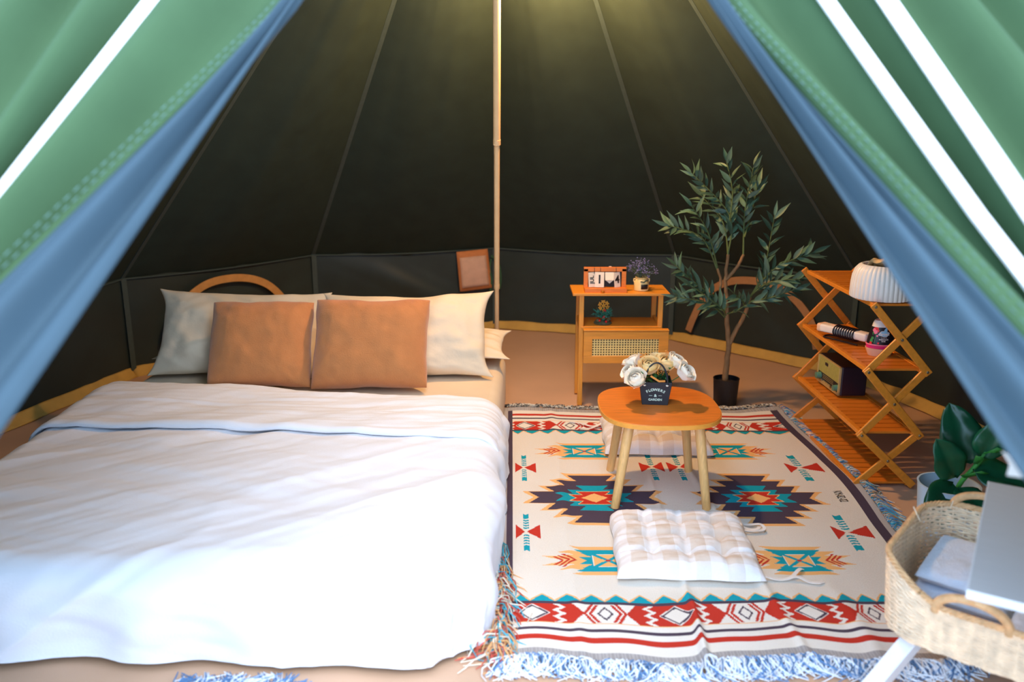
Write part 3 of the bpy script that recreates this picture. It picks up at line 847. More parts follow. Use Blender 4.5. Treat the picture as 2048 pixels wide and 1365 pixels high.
floor_cushion('floor_cushion', 'tufted beige and white gingham cushion lying in front of the table', (0.535, 2.425, 0.008), -0.05, 0.430, 0.40, 0.062, 3,
    [[(0.20, 0.17, 0.02), (0.235, 0.165, 0.012), (0.28, 0.16, 0.016), (0.285, 0.135, 0.01), (0.24, 0.12, 0.012), (0.21, 0.125, 0.014)],
     [(0.20, 0.165, 0.02), (0.23, 0.14, 0.01), (0.26, 0.13, 0.012), (0.275, 0.15, 0.012)],
     [(0.205, -0.165, 0.018), (0.25, -0.17, 0.006), (0.29, -0.165, 0.006), (0.33, -0.12, 0.01), (0.345, -0.105, 0.004)],
     [(0.205, -0.17, 0.018), (0.26, -0.175, 0.006), (0.31, -0.165, 0.012), (0.345, -0.18, 0.004), (0.37, -0.185, 0.006), (0.385, -0.175, 0.004)]])
floor_cushion('floor_cushion', 'tufted beige and white gingham cushion lying behind the table legs', (0.600, 3.385, 0.008), -0.04, 0.43, 0.40, 0.070, 8,
    [[(-0.20, 0.15, 0.02), (-0.25, 0.13, 0.008), (-0.30, 0.155, 0.012), (-0.35, 0.19, 0.006)],
     [(-0.20, 0.15, 0.02), (-0.26, 0.10, 0.01), (-0.31, 0.11, 0.006)]])

# ================================================================ low table
TZ = 0.322
tb = thing('low_table', 'small low round-cornered orange oak table with four splayed legs on the rug', 'table', (0.53, 2.925, 0.006))
def superell(a, b, n, m=72):
    out = []
    for i in range(m):
        t_ = 2*PI*i/m; c, s_ = math.cos(t_), math.sin(t_)
        out.append((a*math.copysign(abs(c)**(2/n), c), b*math.copysign(abs(s_)**(2/n), s_)))
    return out
obj('table_top', MB().prism(superell(0.214, 0.222, 2.9), TZ-0.024, TZ-0.006), M_oak, tb, bevel=0.003)
obj('edge_band', MB().prism(superell(0.2150, 0.2230, 2.9), TZ-0.0235, TZ-0.008), M_oakedge, tb, label='pale oak edge')
for (x0, y0, x1, y1) in ((-0.120, -0.135, -0.170, -0.195), (0.120, -0.140, 0.148, -0.205), (-0.115, 0.10, -0.150, 0.135), (0.115, 0.10, 0.150, 0.115)):
    obj('leg', MB().tube([(x1, y1, 0.0), (x1, y1, 0.002), (x0, y0, TZ-0.024)], [0.0135, 0.0150, 0.0185], 18), M_beech, tb)

# ================================================================ cane-front cabinet
cb = thing('cane_cabinet', 'golden bamboo bedside cabinet with a woven cane drawer front and open shelf', 'cabinet', (0.50, 3.94, 0.004))
def cbx(name, c, d, m=None, bev=0.002, **k): return obj(name, MB().box(c, d), m or M_cab, cb, smooth=False, bevel=bev, **k)
cbx('top', (0.003, -0.005, 0.540), (0.447, 0.215, 0.012))
for x in (-0.178, 0.188):
    for y, hgt in ((-0.085, 0.534), (0.095, 0.534)):
        cbx('leg', (x, y, hgt/2), (0.022, 0.022, hgt), M_cabv)
cbx('shelf', (0.008, 0.0, 0.380), (0.372, 0.20, 0.012))
for x in (-0.160, 0.180):
    cbx('side_panel', (x, 0.0, 0.305), (0.010, 0.18, 0.140), M_cabv)
cbx('bottom_panel', (0.010, 0.0, 0.240), (0.345, 0.18, 0.010))
cbx('back_panel', (0.010, 0.085, 0.31), (0.345, 0.006, 0.14))
for x in (-0.178, 0.188): cbx('rail', (x, 0.005, 0.385), (0.016, 0.16, 0.03), M_cabv)
dr = obj('drawer', MB().box((0, 0, 0.0625), (0.392, 0.014, 0.012)).box((0, 0, -0.066), (0.392, 0.014, 0.034)).box((-0.176, 0, 0.005), (0.040, 0.014, 0.108))
         .box((0.174, 0, 0.005), (0.044, 0.014, 0.108)).box((0, 0, 0.046), (0.392, 0.0138, 0.026)), M_cab, cb, loc=(0.027, -0.135, 0.304), smooth=False, bevel=0.0015)
cb_lid = cbx('drawer_lip', (0.027, -0.128, 0.378), (0.394, 0.034, 0.007))
mb = MB()
nxh, nzh = 25, 8
for i in range(nxh+1): mb.box((-0.158+0.312*i/nxh, -0.001, -0.007), (0.0060, 0.002, 0.086))
for j in range(nzh): mb.box((-0.002, -0.0015, -0.048+0.081*j/(nzh-1)), (0.318, 0.002, 0.0055))
obj('cane_weave', mb, M_cane, dr, smooth=False, kind='stuff', label='pale woven cane panel')
obj('drawer_shade', MB().box((-0.002, 0.010, -0.007), (0.34, 0.004, 0.10)), M_blackplastic_shade, dr, smooth=False)  # dark sheet standing in for the shade inside the drawer

# flip calendar on the cabinet
ZT = 0.550
cl = thing('flip_calendar', 'wooden flip calendar showing JUL 1 4 on the cane cabinet', 'calendar', (0.430, 3.878, ZT))
def cx_(name, c, d, m, par=cl, rot=None, bev=0.001, **k): return obj(name, MB().box(c, d, rot), m, par, smooth=False, bevel=bev, **k)
cx_('base', (0.002, -0.005, 0.010), (0.194, 0.058, 0.020), M_calwood)
obj('frame', MB().box((-0.088, 0.006, 0.062), (0.020, 0.014, 0.088)).box((0.088, 0.006, 0.062), (0.020, 0.014, 0.088)).box((0, 0.006, 0.103), (0.196, 0.014, 0.020)), M_calwood, cl, smooth=False, bevel=0.001)
cx_('backing', (0, 0.012, 0.055), (0.156, 0.002, 0.076), M_ink)
def card(name, x, z, w, h, ang, lean, m, txt=None, size=0.05, trot=0.0, y=-0.002, bold=0.0012):
    R = (Matrix.Rotation(ang, 3, 'Z') @ Matrix.Rotation(lean, 3, 'X'))
    o = obj(name, MB().box((0, 0, 0), (w, 0.0016, h)), m, cl, smooth=False, loc=(x, y, z), rot=R.to_euler())
    if txt:
        mb = MB(); T = Matrix.Translation((0, -0.0013, 0)) @ Matrix.Rotation(PI/2, 4, 'X') @ Matrix.Rotation(trot, 4, 'Z')
        text_into(mb, txt, size, T, bold=bold)
        obj('print', mb, M_ink, o, smooth=False)
    return o
card('card', -0.060, 0.056, 0.036, 0.068, 0.35, -0.12, M_card, 'JUL', 0.026, PI/2, -0.004, 0.0006)
card('card', -0.026, 0.057, 0.042, 0.070, -0.12, -0.12, M_card, '1', 0.056, 0.0, -0.010)
card('card', 0.020, 0.072, 0.040, 0.038, 0.0, -0.30, M_pocket if False else M_card, None, y=-0.004)
card('card', 0.056, 0.056, 0.034, 0.070, 0.55, -0.12, M_card, '4', 0.050, 0.0, -0.004)
obj('tip', MB().add([(0.002, -0.003, 0.054), (0.040, -0.003, 0.054), (0.021, -0.007, 0.038)], [(0, 1, 2)]), M_card, cl, solid=0.001, smooth=False)
for x in (-0.050, -0.022, 0.050):
    obj('ring', MB().tube([(x, 0.006+0.011*math.cos(a), 0.098+0.016*math.sin(a)) for a in np.linspace(0, 2*PI, 14, endpoint=False)], 0.0011, 5, closed=True), M_ink, cl)
obj('paper_corner', MB().box((0.024, 0.012, 0.112), (0.012, 0.002, 0.008)), M_card, cl, smooth=False)
kn = thing('brass_cup', 'tiny round brass cup at the front edge of the cabinet top', 'cup', (0.417, 3.842, ZT))
obj('bowl', MB().lathe([(0.0, 0.0), (0.006, 0.0), (0.009, 0.006), (0.0085, 0.010), (0.006, 0.0095), (0.0, 0.008)], 20), M_brass, kn)
obj('rim', MB().tube([(0.0088*math.cos(a), 0.0088*math.sin(a), 0.010) for a in np.linspace(0, 2*PI, 20, endpoint=False)], 0.0012, 5, closed=True), M_brass, kn)

# cream jar of lavender
jr = thing('lavender_jar', 'small cream jar of purple lavender sprigs on the cabinet beside the calendar', 'potted flowers', (0.603, 3.90, ZT))
obj('jar', MB().lathe([(0.0, 0.0), (0.030, 0.0), (0.034, 0.004), (0.035, 0.040), (0.030, 0.050), (0.026, 0.056), (0.030, 0.064), (0.027, 0.064), (0.022, 0.056), (0.0, 0.05)], 32), M_jar, jr)
for s in (-1, 1): obj('ear', MB().tube([(s*0.028, 0, 0.056), (s*0.036, 0, 0.056), (s*0.036, 0, 0.046), (s*0.033, 0, 0.040)], 0.003, 6), M_jar, jr)
mb = MB(); P = np.zeros((9, 2, 3))
for i in range(9):
    a = -PI/2+0.30+(-0.55+1.1*i/8)*0.9
    for j, z in enumerate((0.012, 0.034)): P[i, j] = (0.0357*math.cos(a), 0.0357*math.sin(a), z)
obj('label_plate', MB().grid(P), M_ink, jr, solid=0.0006, label='dark rectangular label')
obj('bow', MB().ribbon([(-0.01, -0.036, 0.048), (0.006, -0.037, 0.045), (0.016, -0.034, 0.052), (0.024, -0.027, 0.05)], 0.006, nrm=(0, -1, 0)), M_lavstem, jr)
r_ = random.Random(12)
mbs = MB(); mbb = MB()
for i in range(46):
    a = r_.uniform(0, 2*PI); d = r_.uniform(0.015, 0.075); hgt = r_.uniform(0.10, 0.150)-d*0.4
    p0 = Vector((0.012*math.cos(a), 0.012*math.sin(a), 0.05)); p1 = Vector((d*math.cos(a), d*math.sin(a)*0.8, hgt))
    pm = (p0+p1)/2+Vector((0, 0, 0.012)); mbs.tube([p0, pm, p1], 0.0008, 4)
    for k in range(5):
        q = p1+Vector((r_.gauss(0, 0.005), r_.gauss(0, 0.005), r_.gauss(0, 0.006))); rr = r_.uniform(0.0020, 0.0036)
        mbb.lathe([(0, -rr), (rr, 0), (0, rr)], 5, c=q)
    for k in range(3):
        q = p0.lerp(p1, r_.uniform(0.3, 0.9)); b = Vector((r_.gauss(0, 0.012), r_.gauss(0, 0.012), r_.uniform(0, 0.012)))
        mbs.add([q, q+b*0.5+Vector((0.002, 0, 0)), q+b, q+b*0.5-Vector((0.002, 0, 0))], [(0, 1, 2, 3)])
obj('stems', mbs, M_lavstem, jr, kind='stuff'); obj('blooms', mbb, M_lav, jr, kind='stuff')

# Christmas ornament on the open shelf
orn = thing('pine_ornament', 'small pine and red berry ornament topped by a gold snowflake on the cabinet shelf', 'ornament', (0.428, 3.905, 0.390))
obj('base', MB().lathe([(0.0, 0.0), (0.040, 0.0), (0.043, 0.006), (0.036, 0.014), (0.0, 0.020)], 24), M_moss, orn)
r_ = random.Random(5)
for i in range(15):
    a = r_.uniform(0, 2*PI); d = Vector((math.cos(a)*r_.uniform(0.3, 1), math.sin(a)*0.7, r_.uniform(0.2, 0.7))).normalized()
    mb = MB(); p0 = Vector((0, 0, 0.022+0.02*r_.random())); L = r_.uniform(0.035, 0.052)
    mb.tube([p0, p0+d*L], 0.0012, 4)
    for k in range(22):
        q = p0+d*(L*(0.2+0.8*k/21)); v = Vector((r_.gauss(0, 1), r_.gauss(0, 1), r_.gauss(0, 1))).normalized()*0.013+d*0.008
        mb.tube([q, q+v], [0.0016, 0.0007], 3, cap=False)
    obj('pine_sprig', mb, M_pine, orn)
for p in ((0.006, -0.022, 0.068), (0.014, -0.02, 0.062), (0.004, -0.03, 0.040), (0.000, -0.030, 0.034), (0.012, -0.036, 0.018), (-0.018, -0.03, 0.022)):
    obj('berry', MB().lathe([(0, -0.006), (0.0045, -0.004), (0.006, 0), (0.0045, 0.004), (0, 0.006)], 10, c=p), M_berry, orn)
mb = MB(); c0 = Vector((0.002, -0.008, 0.088))
for k in range(6):
    a = PI/2+k*PI/3+0.12; d = Vector((math.cos(a), 0, math.sin(a))); L = 0.026 if k != 3 else 0.034
    mb.bar(c0, c0+d*L, 0.0042, 0.002, (0, 1, 0))
    for s in (0.45, 0.72):
        for sg in (-1, 1):
            dd = Vector((math.cos(a+sg*0.9), 0, math.sin(a+sg*0.9))); mb.bar(c0+d*L*s, c0+d*L*s+dd*0.011, 0.0036, 0.002, (0, 1, 0))
obj('snowflake', mb, M_gold, orn, smooth=False, label='gold glitter snowflake')
for p in ((-0.026, -0.026, 0.012), (0.02, -0.028, 0.014), (0.03, -0.01, 0.016)):
    obj('cone', MB().lathe([(0, 0), (0.008, 0.004), (0.009, 0.009), (0.005, 0.014), (0, 0.017)], 10, c=p), M_moss, orn)

# ================================================================ olive tree
ot = thing('olive_tree', 'artificial olive tree with forked trunk in a black pot beside the cabinet', 'potted tree', (1.015, 3.85, 0.004))
obj('pot', MB().lathe([(0.0, 0.0), (0.050, 0.0), (0.053, 0.004), (0.060, 0.130), (0.0615, 0.134), (0.056, 0.134), (0.054, 0.115), (0.0, 0.112)], 40), M_pot, ot)
obj('soil', MB().lathe([(0.0, 0.120), (0.030, 0.118), (0.0545, 0.114), (0.0545, 0.111), (0.0, 0.111)], 24), M_soil, ot)
to = Vector((1.015, 3.88, 0.0))
def tp(x, z, y=0.0): return Vector((x-1.015, 0.02+y, z))
def wig(pts, r, n=5, amp=0.004, seed=0):
    rr = random.Random(seed); ps = spline([tuple(p) for p in pts], n)
    return [Vector(p)+Vector((rr.gauss(0, amp), rr.gauss(0, amp), 0)) for p in ps]
trunkp = wig([tp(1.015, 0.10), tp(1.017, 0.20), tp(1.020, 0.28), tp(1.004, 0.42), tp(0.995, 0.52), tp(0.985, 0.60), tp(0.990, 0.72)], 0.012, 5, 0.0015, 1)
m_ = len(trunkp)
obj('trunk', MB().tube(trunkp, [0.0155-0.009*i/(m_-1) for i in range(m_)], 12), M_bark, ot)
for pts, r0, r1 in (([tp(1.018, 0.285), tp(1.050, 0.36), tp(1.090, 0.45), tp(1.105, 0.52)], 0.012, 0.008),
                    ([tp(0.985, 0.60), tp(1.02, 0.64), tp(1.050, 0.69), tp(1.062, 0.72)], 0.009, 0.006),
                    ([tp(0.99, 0.50), tp(0.965, 0.55), tp(0.963, 0.61), tp(0.945, 0.655)], 0.008, 0.006)):
    ps = wig(pts, 0.01, 5, 0.0012, 2); n_ = len(ps)
    obj('bough', MB().tube(ps, [r0+(r1-r0)*i/(n_-1) for i in range(n_)], 10), M_bark, ot)
def leaf_mesh(name, L, W, fold=0.18, droop=0.12, n=6, tip=1.4):
    vs = []; fs = []
    for i in range(n+1):
        t_ = i/n; w = W*math.sin(PI*min(1, t_**0.8*1.0))**0.9*(1.0 if t_ < 0.5 else (1-(t_-0.5)*2)**0.35) if 0 < t_ < 1 else 0.0006
        z = -droop*L*t_*t_
        vs += [(-w/2, t_*L, z+abs(w)*fold), (0, t_*L, z), (w/2, t_*L, z+abs(w)*fold)]
    for i in range(n):
        for k in (0, 1): fs.append((i*3+k, i*3+k+1, i*3+3+k+1, i*3+3+k))
    me = MB().add(vs, fs).mesh(name)
    for p in me.polygons: p.use_smooth = True
    return me
LEAF = [leaf_mesh('leaf', 0.075, 0.017), leaf_mesh('leaf', 0.066, 0.014, 0.2, 0.3), leaf_mesh('leaf', 0.060, 0.018, 0.15, 0.02)]
for l_ in LEAF: l_.materials.append(M_olive)
branches = [  # start, mid, tip (x, z, dy), number of leaves
    ((0.945, 0.65, 0), (0.86, 0.80, -0.02), (0.700, 0.860, -0.06), 24),
    ((0.945, 0.66, 0), (0.88, 0.83, -0.05), (0.79, 0.95, -0.10), 16),
    ((0.99, 0.72, 0), (0.985, 0.90, 0.0), (0.80, 1.09, 0.0), 28),
    ((0.99, 0.72, 0), (0.97, 0.86, 0.05), (0.87, 0.98, 0.08), 16),
    ((1.06, 0.72, 0), (1.06, 0.92, 0.02), (1.08, 1.12, 0.0), 24),
    ((0.985, 0.85, 0), (0.985, 1.00, -0.03), (0.95, 1.145, -0.02), 14),
    ((1.06, 0.80, 0), (1.10, 0.92, 0.05), (1.12, 1.02, 0.06), 12),
    ((1.105, 0.52, 0), (1.16, 0.65, 0.0), (1.19, 0.90, 0.0), 20),
    ((1.105, 0.52, 0), (1.20, 0.66, -0.03), (1.37, 0.735, -0.03), 24),
    ((1.10, 0.52, 0), (1.17, 0.60, -0.06), (1.30, 0.625, -0.10), 20),
    ((1.10, 0.50, 0), (1.18, 0.53, -0.06), (1.29, 0.575, -0.08), 20),
    ((1.0, 0.42, 0), (0.90, 0.50, -0.04), (0.745, 0.535, -0.06), 24),
    ((0.99, 0.50, 0), (0.87, 0.57, -0.03), (0.74, 0.68, -0.05), 22),
    ((1.0, 0.43, 0), (0.95, 0.49, -0.06), (0.80, 0.60, -0.12), 14),
    ((1.09, 0.47, 0), (1.05, 0.52, -0.05), (1.00, 0.56, -0.09), 8),
    ((1.0, 0.44, 0), (1.03, 0.47, -0.06), (1.10, 0.53, -0.10), 8),
]
r_ = random.Random(21)
for bi, (a, b, c, nl) in enumerate(branches):
    pts = [Vector(p) for p in spline([tuple(tp(a[0], a[1], a[2])), tuple(tp(b[0], b[1], b[2])), tuple(tp(c[0], c[1], c[2]))], 7)]
    n_ = len(pts)
    br = obj('branch', MB().tube(pts, [0.0042-0.0026*i/(n_-1) for i in range(n_)], 6), M_stemg, ot)
    for k in range(nl):
        f = 0.22+0.78*(k+0.5)/nl; x = f*(n_-1); i = min(int(x), n_-2)
        p = pts[i].lerp(pts[i+1], x-i); d = (pts[i+1]-pts[i]).normalized()
        sd = d.cross(Vector((0, 1, 0))).normalized()*(1 if k % 2 else -1)
        dirv = (d*r_.uniform(0.5, 1.0)+sd*r_.uniform(0.35, 0.9)+Vector((0, r_.gauss(0, 0.5), r_.uniform(-0.1, 0.4)))).normalized()
        if k == nl-1: dirv = d
        o = bpy.data.objects.new('leaf', LEAF[r_.randrange(3)]); link(o, br)
        nrm = Vector((r_.gauss(0, 0.5), -1.0+r_.gauss(0, 0.4), 0.7+r_.gauss(0, 0.5)))
        xax = dirv.cross(nrm).normalized(); zax = xax.cross(dirv).normalized()
        R = Matrix((xax, dirv, zax)).transposed()
        s = r_.uniform(0.95, 1.40); o.scale = (s, s, s)
        o.location = p; o.rotation_euler = R.to_euler()

# ================================================================ folding bamboo shelf
fs_ = thing('folding_shelf', 'orange bamboo folding shelf with four slatted tiers and crossed side bars', 'shelf', (1.375, 3.27, 0.004))
SX0, SX1, SY0, SY1 = -0.105, 0.105, -0.345, 0.345
LV = [0.008, 0.206, 0.446, 0.684]
slat_n = 15
slat_me = MB().box((0, 0, 0), (SX1-SX0-0.036, 0.0380, 0.008)).mesh('slat'); slat_me.materials.append(M_bamboo)
rail_me = MB().box((0, 0, 0), (0.020, SY1-SY0+0.02, 0.016)).mesh('rail'); rail_me.materials.append(M_bambar)
for z in LV:
    bd = obj('tier', MB().box((SX0+0.009, 0, z), (0.018, SY1-SY0, 0.016)), M_bambar, fs_, smooth=False, bevel=0.002)
    obj('back_rail', MB().box((SX1-0.009, 0, z), (0.018, SY1-SY0, 0.016)), M_bambar, bd, smooth=False, bevel=0.002)
    for k in range(slat_n):
        o = bpy.data.objects.new('slat', slat_me); link(o, bd); o.location = (0, SY0+(SY1-SY0)*(k+0.5)/slat_n, z+0.002)
for ye, sg in ((SY0, -1), (SY1, 1)):
    for i in range(3):
        z0, z1 = LV[i], LV[i+1]
        for (xa, xb, oy) in ((SX0, SX1, 0.010), (SX1, SX0, 0.021)):
            mb = MB(); a = Vector((xa, ye+sg*oy, z0)); b = Vector((xb, ye+sg*oy, z1)); d = (b-a).normalized()
            ext = 0.012
            mb.bar(a-d*(0.0 if (i == 0) else ext), b+d*ext, 0.028, 0.010, (0, 1, 0))
            br = obj('cross_bar', mb, M_bambar, fs_, smooth=False, bevel=0.003)
            if sg < 0:
                for p in ([a, b] if i == 2 else [a]) + ([(a+b)/2] if xa < xb else []):
                    if i == 0 and p is a: continue
                    obj('rivet', MB().lathe([(0.0055, 0.0), (0.005, 0.0025), (0.0, 0.0035)], 10).v and MB().add(
                        [(p.x+math.cos(t_)*rr, p.y-0.0055-hh-(0.012 if p is not a and p is not b else 0.012 if oy < 0.02 else 0), p.z+math.sin(t_)*rr) for rr, hh in ((0.0055, 0), (0.004, 0.0022)) for t_ in np.linspace(0, 2*PI, 10, endpoint=False)],
                        [(k, (k+1) % 10, 10+(k+1) % 10, 10+k) for k in range(10)]+[tuple(range(10, 20))]), M_rivet, br)

# tissue holder on the top tier
ts = thing('tissue_holder', 'white ribbed dome tissue holder on the top tier of the bamboo shelf', 'tissue holder', (1.340, 3.03, 0.698))
prof = [(0.103, 0.0), (0.106, 0.004), (0.105, 0.050), (0.102, 0.080), (0.095, 0.102), (0.083, 0.116), (0.074, 0.121), (0.070, 0.119), (0.068, 0.104)]
obj('cover', MB().lathe(prof, 336, wob=lambda a: 1+0.026*abs(math.sin(a*20))), M_ceramic, ts)
obj('lining', MB().lathe([(0.068, 0.104), (0.0, 0.100)], 32), M_blackplastic_shade, ts)
P = np.zeros((16, 10, 3))
for i in range(16):
    for j in range(10):
        s, t_ = i/15, j/9
        P[i, j] = (-0.055+0.10*s+0.01*math.sin(t_*7), 0.012*math.sin(s*9)+0.01*math.cos(t_*5), 0.106+0.038*t_*(0.55+0.45*math.sin(s*PI*1.1))+0.006*math.sin(s*14))
obj('tissue', MB().grid(P), M_paper, ts, solid=0.002)

# power strip with wound black cord
ps = thing('power_strip', 'white power strip wound with black cord on the second tier of the shelf', 'power strip', (1.335, 3.315, 0.457))
Rz = Matrix.Rotation(-1.02, 3, 'Z') @ Matrix.Rotation(0.0, 3, 'Y')
pb = obj('body', rounded_box((0, 0, 0), (0.235, 0.050, 0.032), 0.008, 3), M_whiteplastic, ps, loc=(0, 0, 0.040), rot=Rz.to_euler())
obj('end_cap', rounded_box((-0.105, 0, 0.0), (0.026, 0.051, 0.033), 0.008, 3), M_peachplastic, pb)
obj('switch', MB().box((-0.05, 0, 0.017), (0.02, 0.012, 0.004)), M_peachplastic, pb, smooth=False)
pts = [(-0.035+0.10*k/160, 0.031*math.cos(k*2*PI/18), 0.022*math.sin(k*2*PI/18)-0.002) for k in range(161)]
obj('cord', MB().tube(pts, 0.0034, 7), M_blackplastic_shade, pb)
pts = [(-0.03, 0.02, -0.025), (-0.05, 0.03, -0.034), (-0.085, 0.02, -0.034), (-0.08, -0.02, -0.035), (-0.03, -0.03, -0.033), (0.03, -0.025, -0.034), (0.08, -0.02, -0.035)]
obj('loose_cord', MB().tube([tuple(p) for p in spline(pts, 6)], 0.0034, 7), M_blackplastic_shade, pb)

# air freshener
af = thing('air_freshener', 'black floral air freshener with white cap and magenta ring on the second tier', 'air freshener', (1.395, 3.115, 0.457))
SYF = 0.78
obj('base', MB().lathe([(0.0, 0.0), (0.042, 0.0), (0.050, 0.020), (0.054, 0.030), (0.0, 0.030)], 40, sy=SYF), M_peachplastic, af)
obj('ring', MB().lathe([(0.048, 0.030), (0.051, 0.031), (0.0515, 0.041), (0.049, 0.042), (0.0, 0.042)], 40, sy=SYF), M_magenta, af)
obj('rim', MB().lathe([(0.052, 0.042), (0.0535, 0.044), (0.052, 0.047), (0.0, 0.047)], 40, sy=SYF), M_pink, af)
def afr(z): return 0.0500-0.0185*(max(z-0.047, 0.0)/0.085)**1.3
zz_ = np.linspace(0.047, 0.118, 12)
obj('body', MB().lathe([(afr(z), z) for z in zz_]+[(0.0, 0.118)], 40, sy=SYF), M_blackplastic_shade, af)
obj('cap', MB().lathe([(afr(0.112)+0.0006, 0.112), (afr(0.128), 0.128), (afr(0.132)-0.004, 0.136), (0.014, 0.132), (0.0, 0.126)], 40, sy=SYF, wob=lambda a: 1+0.05*math.sin(2*a)), M_ceramic, af)
AZ = -PI/2-0.36                                                       # the label faces the camera
def afp(u, z, off=0.0008):
    a = AZ+u/afr(z); return Vector(((afr(z)+off)*math.cos(a), (afr(z)+off)*math.sin(a)*SYF, z))
def af_print(poly, m, name='print', off=0.0008, label=None):
    mb = MB(); n_ = len(poly); c = (sum(p[0] for p in poly)/n_, sum(p[1] for p in poly)/n_)
    ring = [afp(p[0], p[1], off) for p in poly]; mid = [afp((p[0]+c[0])/2, (p[1]+c[1])/2, off) for p in poly]
    mb.add([afp(*c, off)]+mid+ring, [(0, 1+i, 1+(i+1) % n_) for i in range(n_)]+[(1+i, 1+n_+i, 1+n_+(i+1) % n_, 1+(i+1) % n_) for i in range(n_)])
    return obj(name, mb, m, af, label=label)
def blob(cx, cz, rx, rz, n=16, k=5, a=0.18, ph=0): return [(cx+rx*(1+a*math.sin(k*t_+ph))*math.cos(t_), cz+rz*(1+a*math.sin(k*t_+ph))*math.sin(t_)) for t_ in np.linspace(0, 2*PI, n, endpoint=False)]
af_print(blob(0.012, 0.088, 0.020, 0.0105, 20, 4, 0.10), M_ceramic, off=0.0006)
af_print([(0.013, 0.094), (0.010, 0.102), (0.016, 0.110), (0.0175, 0.118), (0.022, 0.108), (0.023, 0.098), (0.019, 0.093)], M_bluep, off=0.0009)
af_print(blob(0.012, 0.088, 0.018, 0.0088, 20, 4, 0.10), M_bluep, off=0.0008)
def af_text(s, size, u, z, m, bold, shear=0, sy=1.0):
    vs, fs = text_mesh(s, size, bold=bold, shear=shear, extrude=0.0)
    mb = MB().add([afp(u+v.x, z+v.y*sy, 0.0016) for v in vs], fs); obj('lettering', mb, m, af, smooth=False)
af_text('Farcent', 0.0125, 0.012, 0.0875, M_whiteplastic, 0.0005, 0.25, 1.1)
af_text('POWER OF', 0.0042, 0.012, 0.0735, M_ceramic, 0.0001)
af_text('PASSIONATE', 0.0058, 0.012, 0.0670, M_ceramic, 0.0003)
af_text('ROSE', 0.0058, 0.012, 0.0605, M_ceramic, 0.0003)
for cx, cz, rr, m in ((-0.018, 0.106, 0.010, M_red), (-0.026, 0.100, 0.007, M_pink), (-0.020, 0.094, 0.008, M_pink), (-0.012, 0.099, 0.006, M_red), (-0.034, 0.060, 0.007, M_greenp),
                      (-0.030, 0.070, 0.006, M_greenp), (-0.036, 0.051, 0.006, M_red), (-0.012, 0.080, 0.004, M_pink), (-0.006, 0.053, 0.004, M_red), (0.030, 0.112, 0.005, M_magenta)):
    af_print(blob(cx, cz, rr, rr, 14, 5, 0.2, cx*90), m, 'flower_print', 0.0007+abs(cx)*0.01)
af_print([(-0.018, 0.094), (-0.016, 0.094), (-0.017, 0.075), (-0.020, 0.052), (-0.0225, 0.052), (-0.019, 0.075)], M_greenp, 'stem_print', 0.0007)
af_print([(-0.030, 0.098), (-0.026, 0.092), (-0.030, 0.080), (-0.033, 0.088)], M_greenp, 'leaf_print', 0.0007)

# retro radio on the third tier
rd = thing('retro_radio', 'black retro radio with gold grille and teal knobs on the third tier', 'radio', (1.385, 3.43, 0.220), 0.04)
obj('case', MB().box((0.006, 0, 0.066), (0.108, 0.232, 0.124)), M_radio, rd, smooth=False, bevel=0.006)
for x in (-0.03, 0.04):
    for y in (-0.09, 0.09): obj('foot', MB().box((x, y, 0.003), (0.012, 0.012, 0.006)), M_radio, rd, smooth=False)
fx = -0.049
obj('bezel', MB().box((fx-0.002, 0.107, 0.066), (0.010, 0.012, 0.118)).box((fx-0.002, -0.109, 0.066), (0.010, 0.006, 0.118)).box((fx-0.002, 0, 0.012), (0.010, 0.224, 0.012)).box((fx-0.002, 0, 0.123), (0.010, 0.224, 0.004)), M_radiogold, rd, smooth=False, bevel=0.001)
mb = MB()
for i in range(24):
    y = -0.102+0.200*i/23; mb.box((fx-0.003, y, 0.088), (0.004, 0.0048, 0.066))
for j in range(9): mb.box((fx-0.002, -0.002, 0.057+0.062*j/8), (0.003, 0.208, 0.0034))
obj('grille', mb, M_grille, rd, smooth=False, kind='stuff', label='gold speaker grille')
obj('badge', MB().box((fx-0.006, 0.022, 0.101), (0.002, 0.026, 0.012)), M_radio, rd, smooth=False)
obj('badge_bar', MB().box((fx-0.006, -0.004, 0.099), (0.002, 0.008, 0.020)), M_radiogold, rd, smooth=False)
dp = obj('dial_panel', MB().box((fx-0.001, 0, 0.037), (0.005, 0.208, 0.034)), M_ink, rd, smooth=False)
mb = MB()
for j, z in enumerate((0.034, 0.041, 0.048)):
    for k in range(12): mb.box((fx-0.004, 0.05-0.10*k/11, z), (0.0008, 0.0045, 0.0022))
obj('dial_marks', mb, M_radiogold, dp, smooth=False, kind='stuff')
def knob(y, z, r, L, m):
    mb = MB(); ring = []
    for rr, h in ((r*1.05, 0), (r, 0.3*L), (r*0.9, L), (r*0.5, L*1.02)):
        ring += [(fx-0.003-h, y+rr*math.cos(t_), z+rr*math.sin(t_)) for t_ in np.linspace(0, 2*PI, 18, endpoint=False)]
    fs = []
    for i in range(3): fs += [(i*18+k, i*18+(k+1) % 18, (i+1)*18+(k+1) % 18, (i+1)*18+k) for k in range(18)]
    fs.append(tuple(range(54, 72)))
    obj('knob', mb.add(ring, fs), m, rd)
knob(0.082, 0.036, 0.015, 0.020, M_tealknob); knob(-0.094, 0.034, 0.013, 0.018, M_tealknob)
knob(0.058, 0.022, 0.0055, 0.010, M_chrome); knob(-0.048, 0.022, 0.0055, 0.010, M_chrome)
for k in range(4): obj('key', MB().box((fx-0.005, 0.036-0.018*k, 0.021), (0.008, 0.013, 0.006)), M_radiogold, rd, smooth=False)

